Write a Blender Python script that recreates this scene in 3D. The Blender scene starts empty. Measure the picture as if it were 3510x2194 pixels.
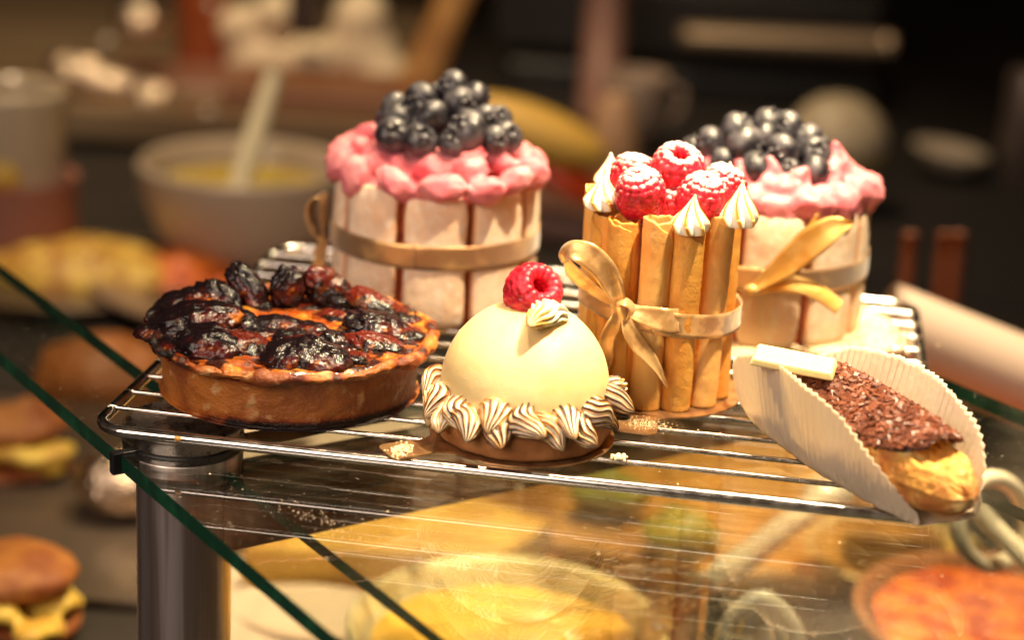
import bpy, math, random
import numpy as np
from mathutils import Vector, Matrix, Quaternion, noise
S = 0.01                      # every measure below is in centimetres
PI = math.pi
sc = bpy.context.scene
COL = sc.collection
random.seed(7)

# ------------------------------------------------------------------ camera
CR = np.array([[0.98658014, 0.15491317, 0.05159005],
               [0.0964102, -0.29769712, -0.94977971],
               [-0.13177518, 0.94200761, -0.30863727]])      # right, down, forward
CC = np.array([25.18191882, -65.09123022, 27.38196175])
cam = bpy.data.cameras.new('camera'); co = bpy.data.objects.new('camera', cam); COL.objects.link(co)
m = Matrix.Identity(4)
for i in range(3):
    m[i][0] = CR[0][i]; m[i][1] = -CR[1][i]; m[i][2] = -CR[2][i]; m[i][3] = CC[i] * S
co.matrix_world = m
cam.sensor_width = 36; cam.lens = 6500 / 3510 * 36
cam.clip_start = 0.05; cam.clip_end = 50
cam.dof.use_dof = True; cam.dof.focus_distance = 0.735; cam.dof.aperture_fstop = 4.1
cam.dof.aperture_blades = 8
sc.camera = co

def at(px, py, z=0.0):        # a pixel of the photo's frame to a point at height z
    d = CR.T @ np.array([(px - 1755) / 6500, (py - 1097) / 6500, 1.])
    return CC + d * ((z - CC[2]) / d[2])
def atY(px, py, Y):
    d = CR.T @ np.array([(px - 1755) / 6500, (py - 1097) / 6500, 1.])
    return CC + d * ((Y - CC[1]) / d[1])

# ------------------------------------------------------------------ light
w = bpy.data.worlds.new('World'); sc.world = w; w.use_nodes = True
wn = w.node_tree; wt = wn.nodes.new('ShaderNodeTexCoord'); wz = wn.nodes.new('ShaderNodeTexNoise'); wz.inputs['Scale'].default_value = 2.6; wz.inputs['Detail'].default_value = 2
wr = wn.nodes.new('ShaderNodeValToRGB'); wn.links.new(wt.outputs['Generated'], wz.inputs['Vector']); wn.links.new(wz.outputs['Fac'], wr.inputs[0]); wn.links.new(wr.outputs[0], wn.nodes['Background'].inputs[0])
we = wr.color_ramp.elements; we[0].position = .38; we[0].color = (.05, .03, .03, 1); we[1].position = .68; we[1].color = (1., .60, .30, 1)
wm = we.new(.5); wm.color = (.30, .19, .16, 1)
wn.nodes['Background'].inputs[1].default_value = 0.10
def lamp(kind, name, loc, target, power, col, **kw):
    l = bpy.data.lights.new(name, kind); l.energy = power; l.color = col
    for k, v in kw.items(): setattr(l, k, v)
    o = bpy.data.objects.new(name, l); COL.objects.link(o)
    o.location = Vector(loc) * S
    d = Vector(target) - Vector(loc)
    o.rotation_euler = d.to_track_quat('-Z', 'Y').to_euler()
    return o
lamp('SPOT', 'display_spot', (42, -1, 86), (25, 8, 0), 100, (1.0, .79, .50), spot_size=math.radians(34), spot_blend=.95, shadow_soft_size=.02)
lamp('SPOT', 'second_spot', (4, -4, 95), (12, 12, 0), 19, (1.0, .72, .42), spot_size=math.radians(44), spot_blend=.9, shadow_soft_size=.018)
lamp('AREA', 'light_panel', (28, 16, 66), (28, 10, 0), 3.0, (1.0, .86, .64), shape='RECTANGLE', size=.36, size_y=.24)
lamp('SPOT', 'counter_spot', (32, 58, 110), (25, 32, -22), 175, (1.0, .76, .42), spot_size=math.radians(42), spot_blend=.95, shadow_soft_size=.03)
lamp('SPOT', 'ceiling_spot', (-40, 90, 190), (-40, 125, -22), 160, (1.0, .76, .46), spot_size=math.radians(62), spot_blend=1., shadow_soft_size=.08)
lamp('AREA', 'front_fill_light', (-30, -90, 60), (15, 5, 0), 10, (1.0, .80, .66), shape='RECTANGLE', size=.8, size_y=.6)  # added fill lamp that brightens the fronts of the cakes
sc.view_settings.view_transform = 'Standard'; sc.view_settings.look = 'None'
sc.view_settings.exposure = 0; sc.view_settings.gamma = 1
sc.render.engine = 'CYCLES'
sc.cycles.use_denoising = True
sc.cycles.max_bounces = 8; sc.cycles.transparent_max_bounces = 16
sc.cycles.sample_clamp_indirect = 4
sc.cycles.caustics_reflective = False; sc.cycles.caustics_refractive = False

# ------------------------------------------------------------------ helpers
def vnoise(P, s=1., seed=0.):
    P = np.asarray(P, float) * s + seed * 7.31 + 100
    i = np.floor(P); f = P - i; f = f * f * (3 - 2 * f)
    def h(a):
        v = np.sin(a[..., 0] * 127.1 + a[..., 1] * 311.7 + a[..., 2] * 74.7) * 43758.5453
        return v - np.floor(v)
    r = 0
    for dx in (0, 1):
        for dy in (0, 1):
            for dz in (0, 1):
                wgt = (f[..., 0] if dx else 1 - f[..., 0]) * (f[..., 1] if dy else 1 - f[..., 1]) * (f[..., 2] if dz else 1 - f[..., 2])
                r = r + wgt * h(i + np.array([dx, dy, dz]))
    return r * 2 - 1
def fbm(P, s=1., seed=0., o=3):
    r = 0; a = 1; t = 0
    for k in range(o):
        r = r + a * vnoise(P, s * 2.03 ** k, seed + k * 3.7); t += a; a *= .5
    return r / t

def link(name, me, mat=None, parent=None, smooth=True):
    if mat is not None:
        for mm in (mat if isinstance(mat, (list, tuple)) else [mat]): me.materials.append(mm)
    if smooth:
        me.polygons.foreach_set('use_smooth', [True] * len(me.polygons))
    ob = bpy.data.objects.new(name, me); COL.objects.link(ob)
    if parent is not None: ob.parent = parent
    return ob
def mesh(V, F, attrs=None):
    me = bpy.data.meshes.new('m')
    me.from_pydata([tuple(x) for x in (np.asarray(V, float) * S).tolist()], [], [tuple(f) for f in F])
    if attrs:
        for k, v in attrs.items():
            a = me.attributes.new(k, 'FLOAT', 'POINT'); a.data.foreach_set('value', np.asarray(v, float).ravel())
    me.update()
    return me
def gridF(nu, nv, cu=False, cv=False, off=0):
    F = []
    for i in range(nu if cu else nu - 1):
        for j in range(nv if cv else nv - 1):
            a = i * nv + j; b = ((i + 1) % nu) * nv + j
            c = ((i + 1) % nu) * nv + (j + 1) % nv; d = i * nv + (j + 1) % nv
            F.append((a + off, b + off, c + off, d + off))
    return F
def make(name, V, F, mat, parent=None, smooth=True, attrs=None):
    return link(name, mesh(V, F, attrs), mat, parent, smooth)
def tag(o, label=None, cat=None, group=None, kind=None):
    if label: o['label'] = label
    if cat: o['category'] = cat
    if group: o['group'] = group
    if kind: o['kind'] = kind
    return o
def thing(name, label, cat, loc=(0, 0, 0), rz=0, group=None, rot=None):
    o = bpy.data.objects.new(name, None); COL.objects.link(o); o.empty_display_size = .01
    o.location = Vector(loc) * S; o.rotation_euler = rot if rot else (0, 0, rz)
    return tag(o, label, cat, group)
def place(o, loc, rot=(0, 0, 0), sca=None):
    o.location = Vector([float(x) for x in loc]) * S; o.rotation_euler = rot
    if sca is not None: o.scale = sca if hasattr(sca, '__len__') else (sca,) * 3
    return o
def dup(o, parent=None, loc=None, rot=None, sca=None):
    c = o.copy(); COL.objects.link(c); c.parent = parent
    if loc is not None: c.location = Vector([float(x) for x in loc]) * S
    if rot is not None: c.rotation_euler = rot
    if sca is not None: c.scale = sca if hasattr(sca, '__len__') else (sca,) * 3
    return c
def normals(me):
    n = np.zeros(len(me.vertices) * 3); me.vertex_normals.foreach_get('vector', n) if hasattr(me, 'vertex_normals') else me.vertices.foreach_get('normal', n)
    return n.reshape(-1, 3)
def verts(me):
    v = np.zeros(len(me.vertices) * 3); me.vertices.foreach_get('co', v); return v.reshape(-1, 3) / S
def setv(me, V):
    me.vertices.foreach_set('co', (V * S).ravel()); me.update()
def displace(me, fn):
    V = verts(me); N = normals(me); setv(me, V + N * fn(V, N)[:, None]); return me
def dense(pts, n, smooth=True):          # resample a polyline (any dimension), Catmull-Rom
    P = np.array(pts, float)
    if smooth:
        Q = np.vstack([2 * P[0] - P[1], P, 2 * P[-1] - P[-2]]); out = []
        for i in range(1, len(Q) - 2):
            for t in np.linspace(0, 1, 12, endpoint=False):
                a, b, c, d = Q[i - 1], Q[i], Q[i + 1], Q[i + 2]
                out.append(.5 * ((2 * b) + (-a + c) * t + (2 * a - 5 * b + 4 * c - d) * t * t + (-a + 3 * b - 3 * c + d) * t ** 3))
        out.append(P[-1]); P = np.array(out)
    L = np.r_[0, np.cumsum(np.linalg.norm(np.diff(P[:, :min(3, P.shape[1])], axis=0), axis=1))]
    t = np.linspace(0, L[-1], n)
    return np.stack([np.interp(t, L, P[:, k]) for k in range(P.shape[1])], 1)
def lathe(prof, n=64, fn=None, capped=True):
    prof = np.array(prof, float); nv = len(prof)
    th = np.linspace(0, 2 * PI, n, endpoint=False)
    R = prof[None, :, 0]; Z = np.repeat(prof[None, :, 1], n, 0)
    if fn is not None: R, Z = fn(th[:, None], R, Z)
    R = np.broadcast_to(R, Z.shape)
    V = np.stack([R * np.cos(th)[:, None], R * np.sin(th)[:, None], Z], -1).reshape(-1, 3)
    F = gridF(n, nv, cu=True)
    return V, F
def tube(path, r, n=10, closed=False, taper=None):
    P = np.array(path, float); m_ = len(P)
    T = np.gradient(P, axis=0)
    if closed: T = np.roll(P, -1, 0) - np.roll(P, 1, 0)
    T /= np.linalg.norm(T, axis=1)[:, None] + 1e-9
    up = np.array([0, 0, 1.]) if abs(T[0][2]) < .9 else np.array([1., 0, 0])
    X = np.cross(T[0], up); X /= np.linalg.norm(X); Vv = []
    for i in range(m_):
        X = X - T[i] * (X @ T[i]); X /= np.linalg.norm(X); Y = np.cross(T[i], X)
        rr = r if taper is None else taper[i]
        for k in range(n):
            a = 2 * PI * k / n; Vv.append(P[i] + rr * (math.cos(a) * X + math.sin(a) * Y))
    F = gridF(m_, n, cu=closed, cv=True)
    F = [tuple(reversed(f)) for f in F]
    if not closed:
        F.append(tuple(range(n))); F.append(tuple(reversed(range((m_ - 1) * n, m_ * n))))
    return np.array(Vv), F
def join(parts):
    V = []; F = []; o = 0
    for v, f in parts:
        V.append(np.asarray(v)); F += [tuple(i + o for i in q) for q in f]; o += len(v)
    return np.vstack(V), F
def boxm(c, s, rz=0):
    c = np.array(c, float); s = np.array(s, float) / 2
    v = np.array([[x, y, z] for x in (-1, 1) for y in (-1, 1) for z in (-1, 1)]) * s
    cr, sr = math.cos(rz), math.sin(rz)
    v = np.stack([v[:, 0] * cr - v[:, 1] * sr, v[:, 0] * sr + v[:, 1] * cr, v[:, 2]], 1) + c
    return v, [(0, 1, 3, 2), (4, 6, 7, 5), (0, 4, 5, 1), (2, 3, 7, 6), (0, 2, 6, 4), (1, 5, 7, 3)]
def bevel(o, wd, seg=3):
    b = o.modifiers.new('b', 'BEVEL'); b.width = wd * S; b.segments = seg; b.limit_method = 'ANGLE'; b.angle_limit = math.radians(40)
    return o
def prism(poly, z0, z1):
    n = len(poly); V = [(x, y, z0) for x, y in poly] + [(x, y, z1) for x, y in poly]
    F = [tuple(reversed(range(n))), tuple(range(n, 2 * n))] + [(i, (i + 1) % n, n + (i + 1) % n, n + i) for i in range(n)]
    return np.array(V, float), F
def ball(c, r, nu=24, nv=14, rot=None):   # ellipsoid, r scalar or triple
    r = np.array(r if hasattr(r, '__len__') else (r, r, r), float)
    u = np.linspace(0, 2 * PI, nu, endpoint=False); v = np.linspace(.0001, PI - .0001, nv)
    U, W_ = np.meshgrid(u, v, indexing='ij')
    V = np.stack([np.cos(U) * np.sin(W_), np.sin(U) * np.sin(W_), -np.cos(W_)], -1).reshape(-1, 3) * r
    if rot is not None: V = V @ np.array(rot).T
    return V + np.array(c, float), gridF(nu, nv, cu=True)
def rotm(x=0, y=0, z=0):
    from mathutils import Euler
    return np.array(Euler((x, y, z)).to_matrix())
def remesh(V, F, vox=.09, sm=4, dec=None):
    me = mesh(V, F); ob = bpy.data.objects.new('t', me); COL.objects.link(ob)
    r = ob.modifiers.new('r', 'REMESH'); r.mode = 'VOXEL'; r.voxel_size = vox * S
    if sm:
        s_ = ob.modifiers.new('s', 'SMOOTH'); s_.iterations = sm; s_.factor = .6
    dg = bpy.context.evaluated_depsgraph_get()
    me2 = bpy.data.meshes.new_from_object(ob.evaluated_get(dg))
    bpy.data.objects.remove(ob); bpy.data.meshes.remove(me)
    me2.update(); return me2
def strip(pts, wv, width, th=.025, n=60, cup=0.):
    """ribbon: centre line pts, width direction per point, width per point; solid"""
    n0 = len(pts); width = [width] * n0 if not hasattr(width, '__len__') else width
    A = np.hstack([np.array(pts, float), np.array(wv, float), np.array(width, float)[:, None]])
    D = dense(A, n); P = D[:, :3]; W_ = D[:, 3:6]; W_ /= np.linalg.norm(W_, axis=1)[:, None]; wd = D[:, 6]
    T = np.gradient(P, axis=0); T /= np.linalg.norm(T, axis=1)[:, None] + 1e-9
    N = np.cross(T, W_); N /= np.linalg.norm(N, axis=1)[:, None] + 1e-9
    k = 7; rows = []
    for side in (1, -1):
        for j in range(k):
            t = (j / (k - 1) - .5) * side
            rows.append(P + W_ * (wd * t)[:, None] + N * (cup * (t * t * 4) + side * th / 2))
    V = np.stack(rows, 1).reshape(-1, 3)
    F = gridF(n, 2 * k, cv=True)
    F.append(tuple(range(2 * k))); F.append(tuple(reversed(range((n - 1) * 2 * k, n * 2 * k))))
    return V, F

def vstrip(pts, width, depth=0., th=.03, n=80, cup=0.):
    """ribbon whose face turns along with its path; depth leans the width away from the picture side"""
    P = np.array(pts, float); T = np.gradient(P, axis=0); d = CR[2]
    depth = [depth] * len(P) if not hasattr(depth, '__len__') else depth
    Wv = []
    for i in range(len(P)):
        w_ = np.cross(T[i], d); w_ /= np.linalg.norm(w_) + 1e-9
        Wv.append(w_ * (1 - abs(depth[i])) + d * depth[i])
    return strip(P, Wv, width, th, n, cup)

# ------------------------------------------------------------------ materials
def pmat(name, c, rough=.5, metal=0., c2=None, cs=1., cr=(.4, .6), cdet=3, c3=None, c3s=3., c3r=(.6, .7), sss=0., ssr=(1, .4, .2), sscale=.3,
         bump=(), coat=0., coatr=.05, sheen=0., aniso=0., rough2=None, emit=None, trans=0., spec=None, stretch=(1, 1, 1), attr=None, up=None):
    mt = bpy.data.materials.new(name); mt.use_nodes = True; nt = mt.node_tree; N = nt.nodes; L = nt.links
    b = N['Principled BSDF']; tc = N.new('ShaderNodeTexCoord'); mp = N.new('ShaderNodeMapping')
    mp.inputs['Scale'].default_value = tuple(100 * k for k in stretch); L.new(tc.outputs['Object'], mp.inputs[0]); V = mp.outputs[0]
    def nz(scale, det=3, r=.55):
        n = N.new('ShaderNodeTexNoise'); n.inputs['Scale'].default_value = scale; n.inputs['Detail'].default_value = det; n.inputs['Roughness'].default_value = r
        L.new(V, n.inputs['Vector']); return n.outputs['Fac']
    def rng(fac, a, bb):
        r = N.new('ShaderNodeMapRange'); r.inputs['From Min'].default_value = a; r.inputs['From Max'].default_value = bb
        r.interpolation_type = 'SMOOTHSTEP'; L.new(fac, r.inputs['Value']); return r.outputs['Result']
    def mix(fac, a, bb):
        x = N.new('ShaderNodeMix'); x.data_type = 'RGBA'
        if isinstance(fac, float): x.inputs['Factor'].default_value = fac
        else: L.new(fac, x.inputs['Factor'])
        for i, v in ((6, a), (7, bb)):
            if isinstance(v, tuple): x.inputs[i].default_value = (*v, 1)
            else: L.new(v, x.inputs[i])
        return x.outputs[2]
    col = tuple(c)
    if c2: col = mix(rng(nz(cs, cdet), *cr), col, tuple(c2))
    if c3: col = mix(rng(nz(c3s, 4), *c3r), col, tuple(c3))
    if attr:                                   # (name, [(pos, colour), ...])
        a = N.new('ShaderNodeAttribute'); a.attribute_name = attr[0]
        fac = a.outputs['Fac']
        r = N.new('ShaderNodeValToRGB'); L.new(fac, r.inputs[0]); e = r.color_ramp.elements
        while len(e) < len(attr[1]): e.new(.5)
        for el, (p, cc) in zip(e, attr[1]): el.position = p; el.color = (*cc, 1)
        if len(attr) > 2 and attr[2]:
            mm = N.new('ShaderNodeMix'); mm.data_type = 'RGBA'; mm.blend_type = 'MULTIPLY'; mm.inputs['Factor'].default_value = 1
            L.new(r.outputs[0], mm.inputs[6])
            if isinstance(col, tuple): mm.inputs[7].default_value = (*col, 1)
            else: L.new(col, mm.inputs[7])
            col = mm.outputs[2]
        else: col = r.outputs[0]
    if up:                                     # sugar dusting settled on what faces up: (colour, lo, hi, noise)
        g = N.new('ShaderNodeNewGeometry'); sx = N.new('ShaderNodeSeparateXYZ'); L.new(g.outputs['Normal'], sx.inputs[0])
        ad = N.new('ShaderNodeMath'); ad.operation = 'ADD'; L.new(sx.outputs['Z'], ad.inputs[0])
        ml = N.new('ShaderNodeMath'); ml.operation = 'MULTIPLY_ADD'; L.new(nz(up[4], 4, .7), ml.inputs[0]); ml.inputs[1].default_value = up[3]; ml.inputs[2].default_value = -up[3] / 2
        L.new(ml.outputs[0], ad.inputs[1]); col = mix(rng(ad.outputs[0], up[1], up[2]), col, up[0])
    if isinstance(col, tuple): b.inputs['Base Color'].default_value = (*col, 1)
    else: L.new(col, b.inputs['Base Color'])
    b.inputs['Roughness'].default_value = rough; b.inputs['Metallic'].default_value = metal
    if rough2: 
        r = N.new('ShaderNodeMapRange'); L.new(nz(rough2[1], 4), r.inputs['Value']); r.inputs['From Min'].default_value = .35; r.inputs['From Max'].default_value = .65
        r.inputs['To Min'].default_value = rough; r.inputs['To Max'].default_value = rough2[0]; L.new(r.outputs[0], b.inputs['Roughness'])
    b.inputs['Coat Weight'].default_value = coat; b.inputs['Coat Roughness'].default_value = coatr
    b.inputs['Sheen Weight'].default_value = sheen; b.inputs['Anisotropic'].default_value = aniso
    if spec is not None: b.inputs['Specular IOR Level'].default_value = spec
    if sss:
        b.inputs['Subsurface Weight'].default_value = sss; b.inputs['Subsurface Radius'].default_value = ssr; b.inputs['Subsurface Scale'].default_value = sscale * S
    if trans: b.inputs['Transmission Weight'].default_value = trans
    prev = None
    for (s_, d_, *rest) in bump:
        bp = N.new('ShaderNodeBump'); bp.inputs['Distance'].default_value = d_ * S; bp.inputs['Strength'].default_value = 1
        L.new(nz(s_, rest[0] if rest else 3), bp.inputs['Height'])
        if prev: L.new(prev, bp.inputs['Normal'])
        prev = bp.outputs[0]
    if prev: 
        L.new(prev, b.inputs['Normal'])
        if coat: L.new(prev, b.inputs['Coat Normal'])
    return mt

steel = pmat('steel', (.70, .66, .62), .13, 1., c3=(.20, .10, .05), c3s=4, c3r=(.70, .78), rough2=(.22, 2), bump=[(5, .002)])
steel_old = pmat('steel_worn', (.62, .57, .51), .16, 1., c2=(.45, .36, .28), cs=1.1, cr=(.4, .7), c3=(.14, .06, .03), c3s=4, c3r=(.64, .74), rough2=(.28, 3), bump=[(8, .003)])
brushed = pmat('brushed_steel', (.78, .70, .68), .42, 1., c2=(.50, .40, .36), cs=1.6, bump=[(2.2, .02), (9, .004)], stretch=(1, 1, .03))  # upright colour streaks painted in as stand-in for reflections on the column
brushed_top = pmat('brushed_steel_top', (.36, .31, .27), .24, 1., rough2=(.36, 2))
rubber = pmat('rubber', (.012, .011, .012), .38)
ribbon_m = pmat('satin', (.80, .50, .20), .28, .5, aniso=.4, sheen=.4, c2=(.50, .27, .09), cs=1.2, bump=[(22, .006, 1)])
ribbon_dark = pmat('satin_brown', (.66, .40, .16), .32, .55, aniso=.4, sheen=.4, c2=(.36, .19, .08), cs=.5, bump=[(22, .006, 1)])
ribbon_yel = pmat('satin_yellow', (.74, .45, .12), .30, .35, sheen=.4, c2=(.62, .32, .05), cs=.9)
gold_board = pmat('gold_card', (.62, .36, .16), .3, .8, c2=(.42, .22, .10), cs=1.5, bump=[(6, .01)])
card_edge = pmat('card_edge', (.62, .45, .30), .8, bump=[(10, .02)])
crumb_m = pmat('crumb', (.85, .66, .40), .8, sss=.2, sscale=.1, bump=[(14, .03)])

# ------------------------------------------------------------------ the setting
dark_counter = pmat('counter_dark', (.028, .019, .013), .6, c2=(.014, .010, .008), cs=.06, cr=(.3, .7), bump=[(.5, .05)])
V, F = boxm((0, 180, -24), (700, 640, 4)); tag(make('counter', V, F, dark_counter, smooth=False), kind='structure')
wall_m = pmat('back_wall', (.010, .008, .007), .8, c2=(.018, .012, .010), cs=.02)
V, F = boxm((0, 420, 100), (900, 6, 300)); tag(make('wall', V, F, wall_m, smooth=False), 'dark plain wall far behind the whole counter', 'wall')

# glass shelf: a long strip running diagonally under the rack, in two panes
def glass_mat(name, tint, edge):
    mt = bpy.data.materials.new(name); mt.use_nodes = True; nt = mt.node_tree; N = nt.nodes; L = nt.links
    for n in list(N): N.remove(n)
    out = N.new('ShaderNodeOutputMaterial'); tr = N.new('ShaderNodeBsdfTransparent'); tr.inputs[0].default_value = (*tint, 1)
    gl = N.new('ShaderNodeBsdfGlossy'); gl.inputs['Roughness'].default_value = .0; gl.inputs[0].default_value = (1, 1, 1, 1)
    fr = N.new('ShaderNodeFresnel'); g = N.new('ShaderNodeNewGeometry')
    mr = N.new('ShaderNodeMapRange'); mr.inputs['To Min'].default_value = 1.62; mr.inputs['To Max'].default_value = 1 / 1.62
    L.new(g.outputs['Backfacing'], mr.inputs['Value']); L.new(mr.outputs[0], fr.inputs['IOR'])
    mx = N.new('ShaderNodeMixShader'); L.new(fr.outputs[0], mx.inputs[0]); L.new(tr.outputs[0], mx.inputs[1]); L.new(gl.outputs[0], mx.inputs[2])
    # dust and finger marks lying on the pane
    tc = N.new('ShaderNodeTexCoord'); nz = N.new('ShaderNodeTexNoise'); nz.inputs['Scale'].default_value = 900; nz.inputs['Detail'].default_value = 2
    n2 = N.new('ShaderNodeTexNoise'); n2.inputs['Scale'].default_value = 9; n2.inputs['Detail'].default_value = 5
    L.new(tc.outputs['Object'], nz.inputs['Vector']); L.new(tc.outputs['Object'], n2.inputs['Vector'])
    r1 = N.new('ShaderNodeMapRange'); r1.inputs['From Min'].default_value = .735; r1.inputs['From Max'].default_value = .76; r1.inputs['To Max'].default_value = .7; L.new(nz.outputs[0], r1.inputs[0])
    r2 = N.new('ShaderNodeMapRange'); r2.inputs['From Min'].default_value = .5; r2.inputs['From Max'].default_value = .8; r2.inputs['To Max'].default_value = .05; L.new(n2.outputs[0], r2.inputs[0])
    ad = N.new('ShaderNodeMath'); ad.operation = 'ADD'; ad.use_clamp = True; L.new(r1.outputs[0], ad.inputs[0]); L.new(r2.outputs[0], ad.inputs[1])
    df = N.new('ShaderNodeBsdfDiffuse'); df.inputs[0].default_value = (.6, .5, .4, 1)
    m2 = N.new('ShaderNodeMixShader'); L.new(ad.outputs[0], m2.inputs[0]); L.new(mx.outputs[0], m2.inputs[1]); L.new(df.outputs[0], m2.inputs[2])
    L.new(m2.outputs[0], out.inputs[0])
    return mt
glass_m = glass_mat('clear_glass', (.97, .98, .95), None)
glass_edge = pmat('glass_edge', (.006, .045, .024), .12, c2=(.01, .085, .04), cs=.9, cr=(.45, .7), coat=.4, bump=[(3, .03)])
gu = np.array([.68, -.73]); gn = np.array([.73, .68]); gu /= np.linalg.norm(gu); gn /= np.linalg.norm(gn); gn = np.array([-gu[1], gu[0]])
A0 = at(385, 1543, -1.15)[:2]
def gp(u, n): return tuple(A0 + gu * u + gn * n)
def pane(name, label, u0, u1, n0, n1, z0, z1, notch=None, group=None):
    poly = [gp(u0, n0), gp(u1, n0), gp(u1, n1), gp(u0, n1)]
    if notch: poly = notch
    V, F = prism(poly, z0, z1)
    o = make(name, V, F, [glass_m, glass_edge], smooth=False)
    for p in o.data.polygons:
        if abs(p.normal.z) < .5: p.material_index = 1
    return tag(o, label, 'glass shelf', group)
JX = .9
pane('glass_shelf', 'clear glass shelf pane under the rack with dark green front edge right of the pillar', JX, 66, 0, 36.8, -1.72, -1.05)
pane('glass_shelf', 'clear glass shelf pane with dark green edge running up left from the steel pillar', -80, JX - .45, 0, 4.6, -1.72, -1.05)
V, F = boxm((*(A0 + gu * (JX - .2) + gn * .6), -1.4), (.42, 1.9, .9), math.atan2(gu[1], gu[0])); o = bevel(make('pane_clip', V, F, rubber, smooth=False), .05)
tag(o, 'small black clip joining the two glass panes beside the pillar', 'clip')
pane('glass_shelf', 'lower glass pane whose green edge runs behind the first one, right of the pillar', JX + .6, 66, 3.9, 30, -2.45, -1.95)

# steel pillar
pil = thing('shelf_pillar', 'round brushed steel pillar carrying the glass shelf under the rack corner', 'pillar', (2.75, 2.75, 0))
V, F = lathe(dense([(.01, -.33), (2.30, -.33), (2.38, -.38), (2.40, -.46), (2.40, -.98), (2.34, -1.02), (.01, -1.02)], 90, False), 128); make('cap', V, F, brushed_top, pil)
V, F = lathe([(.01, -1.0), (2.36, -1.0), (2.42, -1.1), (2.42, -1.3), (2.36, -1.4), (.01, -1.4)], 96); make('gasket', V, F, rubber, pil)
V, F = lathe(dense([(.01, -1.4), (2.34, -1.41), (2.36, -1.5), (2.36, -2.0), (2.33, -2.05), (2.33, -2.35), (2.15, -2.6), (1.9, -2.7)], 60, False), 96); make('flange', V, F, brushed, pil)
V, F = lathe([(1.9, -2.6), (1.9, -12), (1.9, -22)], 96); make('column', V, F, brushed, pil)

# dark cross beam under the glass
b0 = at(798, 1901, -5.6); b1 = at(2147, 1610, -5.6); bd = (b1 - b0); bd /= np.linalg.norm(bd); bl = 34
beam_m = pmat('beam_brown', (.15, .085, .045), .4, .3, c2=(.08, .045, .028), cs=.35, cr=(.35, .65), stretch=(1, 1, 5))
bc = b0 + bd * (bl / 2 - .2); bn = np.array([-bd[1], bd[0], 0])
V, F = boxm((*(bc + bn * 1.3)[:2], -4.1), (bl, 2.6, 3.0), math.atan2(bd[1], bd[0]))
tag(bevel(make('shelf_beam', V, F, beam_m, smooth=False), .35, 4), 'dark brown cross beam running from the pillar under the glass', 'beam')
V, F = prism([tuple(at(776, 1900, -8)[:2] + np.array(d)) for d in ((0, 0), (.12, -.25), (26, 22.0), (25.8, 22.3))], -21.9, -3.0)
o = make('glass_divider', V, F, [glass_m, glass_edge], smooth=False)
tag(o, 'upright clear glass divider below the shelf just right of the pillar', 'glass panel')

# ------------------------------------------------------------------ cooling rack
RW, RD, rc = 32.4, 27.0, 1.35
def rrect(x0, y0, x1, y1, r, n=10):
    P = []
    for cx_, cy_, a0 in ((x1 - r, y0 + r, -PI / 2), (x1 - r, y1 - r, 0), (x0 + r, y1 - r, PI / 2), (x0 + r, y0 + r, PI)):
        for k in range(n + 1):
            a = a0 + PI / 2 * k / n; P.append((cx_ + r * math.cos(a), cy_ + r * math.sin(a), 0))
    Q = [P[-1]]; out = []
    for p in P:
        a = np.array(Q[-1]); b_ = np.array(p); d = np.linalg.norm(b_ - a)
        if d > 1.5:
            for k in range(1, int(d / 1.2)): out.append(tuple(a + (b_ - a) * k / int(d / 1.2)))
        out.append(p); Q.append(p)
    return out
rack = thing('cooling_rack', 'chromed wire cooling rack carrying the pastries above the glass shelf', 'wire rack', (0, 0, 0))
V, F = tube(rrect(0, 0, RW, RD, rc), .235, 20, closed=True); make('frame', V, F, steel, rack)
ys = [2.05 + 1.92 * k for k in range(13)]
for y in ys:
    n = 70; P = [(x, y, .15 + .012 * math.sin(x * .5 + y)) for x in np.linspace(-.12, RW + .12, n)]
    V, F = tube(P, .105, 12); make('wire', V, F, steel_old if y < 6 else steel, rack)
cara = pmat('caramel', (.75, .33, .04), .12, coat=.6, sss=.3, sscale=.2)
V, F = ball((0, 0, 0), (.17, .09, .11)); tag(place(make('caramel_drop', V, F, cara), at(612, 1503, .05) - np.array([0, .06, 0]), (0, .1, 0)), 'dried caramel drop stuck on the front rail of the rack', 'caramel drop')

ZB = .26     # what stands on the wires

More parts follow.
